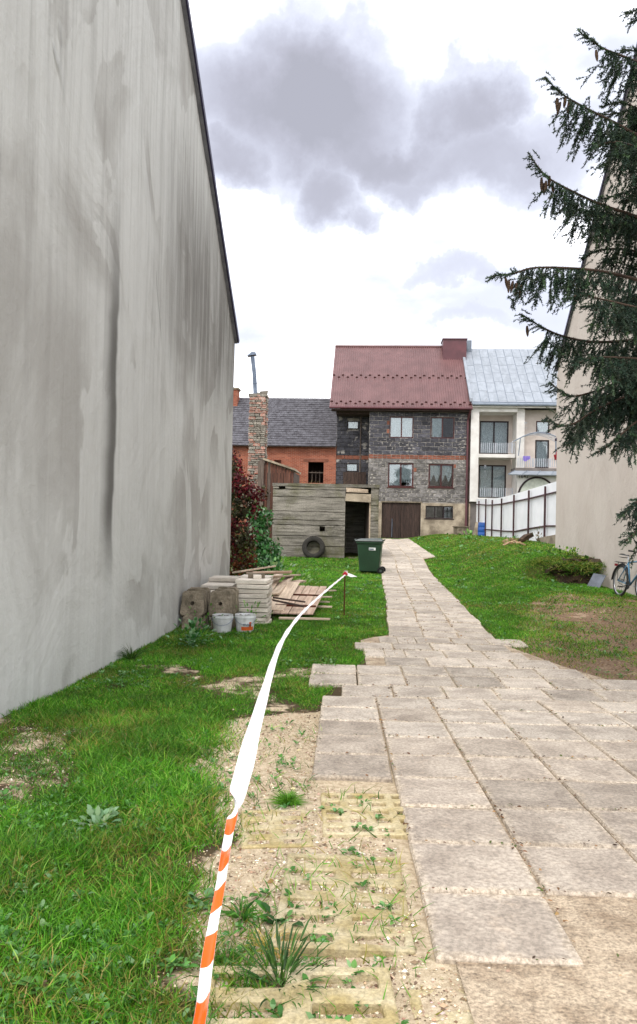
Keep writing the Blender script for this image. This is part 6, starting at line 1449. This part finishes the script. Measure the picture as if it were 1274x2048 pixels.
for p in prim:
    c_ = cat(p, 8); seg = np.linalg.norm(np.diff(c_, axis=0), axis=1); s_ = np.concatenate([[0], np.cumsum(seg)]); tot = s_[-1]
    brm.tube([tuple(q) for q in c_[::2]], list(np.interp(s_[::2], [0, .1, tot], [.0035, .006, .026])), 5, False)
    d = .012
    outd = unit((c_[0] - c_[-1])[None])[0]; sidev = np.cross(outd, [0, 0, 1.]); sidev /= np.linalg.norm(sidev)
    while d < tot * .93:
        q = np.array([np.interp(d, s_, c_[:, i]) for i in range(3)]); fr_ = d / tot; sg = 1 if rng.random() < .5 else -1
        near_tip = d < .28
        if near_tip:
            D = unit((outd * .8 + sidev * sg * rng.uniform(.4, .9) + np.array([0, 0, rng.uniform(-.5, .35)]))[None])[0]; ln = rng.uniform(.05, .11)
        else:
            D = unit((outd * rng.uniform(.1, .5) + sidev * sg * rng.uniform(.05, .75) + np.array([0, 0, -rng.uniform(.35, 1.25)]))[None])[0]; ln = rng.uniform(.12, .40) * min(1, .5 + d * 1.1)
        TW.append((q, D, ln)); d += rng.uniform(.007, .015) if d < 1.3 else rng.uniform(.012, .03)
    TW.append((c_[0] - outd * .1, unit((c_[0] - c_[2])[None])[0], .11))
# needles along the outer part of the main branches
for p in prim:
    c_ = cat(p, 8); acc_ = 0
    for a, b in zip(c_[:-1], c_[1:]):
        l__ = np.linalg.norm(b - a); acc_ += l__
        if acc_ < .9 and l__ > 1e-4: TW.append((b, (a - b) / l__, l__))
# side shoots
sub = []
for q, D, ln in TW:
    if ln > .12:
        for _ in range(int(ln / .055)):
            f = rng.uniform(.25, .95); sd__ = unit((D * .8 + rng.normal(0, .55, 3) + np.array([0, 0, -.25]))[None])[0]; sub.append((q + D * ln * f + np.array([0, 0, -.12]) * (ln * f) ** 2, sd__, rng.uniform(.04, .11)))
TW += sub
Q = np.array([t[0] for t in TW]); D = np.array([t[1] for t in TW]); Ln = np.array([t[2] for t in TW])
# leave out what no place near the photograph's could see: far side of the upper crown keeps fewer needles
m_ = np.maximum(6, (Ln * 360).astype(int)); vis = (Q[:, 0] < 1.2) & (Q[:, 2] < 7.4); m_ = np.where(vis, m_, m_ // 6 + 1)
i = np.repeat(np.arange(len(Q)), m_); n = len(i); t_ = rng.random(n); droop = np.array([0, 0, -.35]) * ((Ln[i] * t_) ** 1.6)[:, None]
base = Q[i] + D[i] * (Ln[i] * t_)[:, None] + droop; nd = unit(D[i] * .75 + rand_dir(n) * .9); nl = rng.uniform(.016, .028, n); sidev = unit(np.cross(nd, rand_dir(n))); wd_ = np.where(vis[i], .0044, .008)[:, None]
V_ = np.stack([base - sidev * wd_, base + sidev * wd_, base + nd * nl[:, None]], 1).reshape(-1, 3); F_ = np.arange(n * 3).reshape(-1, 3)
tw_t = tints(len(Q), ['2C3C32', '3A4C3E', '28362E', '485C42', '444C40'], [.3, .3, .18, .12, .1], .15)
brown = (Q[:, 0] > -.75) & (rng.random(len(Q)) < .3); tw_t[brown] = tints(int(brown.sum()), ['3A3022', '453828'])
np_mesh('needles', V_, F_, M['needle'], spr, np.repeat(tw_t[i], 3, 0)); print('needles', n, 'twigs', len(Q))
for q, D_, ln in TW[:]:
    if ln > .07 and q[0] < 1.0: brm.add([tuple(q + np.array([.0018, 0, 0])), tuple(q - np.array([.0018, 0, 0])), tuple(q + D_ * ln + np.array([0, 0, -.35]) * ln ** 1.6)], [(0, 1, 2)])
brm.build('branches', M['twig'], spr)
cm = MB(); prof = []
for k in range(15):
    f = k / 14; prof.append((max(.001, .0165 * math.sin(math.pi * min(1, .12 + f * .86)) ** .6 * (1 + (.1 if k % 2 else -.06))), -.125 * f))
cm.lathe(prof, 10); c0_ = cm.build('cone', M['cone_brown'], spr); cme = c0_.data; firstc = True
for pxx, pyy, yy in ((1114, 196, 6.5), (1121, 204, 6.5), (1131, 196, 6.52), (1139, 200, 6.52), (1083, 355, 6.6), (1092, 362, 6.6), (1099, 352, 6.6), (1088, 366, 6.62), (1104, 366, 6.62), (1011, 556, 6.6), (1018, 560, 6.6), (1033, 566, 6.62), (1042, 570, 6.62), (1026, 562, 6.6), (1054, 652, 6.9), (1192, 100, 6.7)):
    v = W(pxx, pyy, yy) - Vector(o3); rt_ = (rnd.uniform(-.2, .2), rnd.uniform(-.05, .3), rnd.uniform(0, 6))
    if firstc: c0_.location = v; c0_.rotation_euler = rt_; firstc = False
    else: inst('cone', cme, spr, v, (.85, .85, rnd.uniform(.75, 1.0)), rt_)
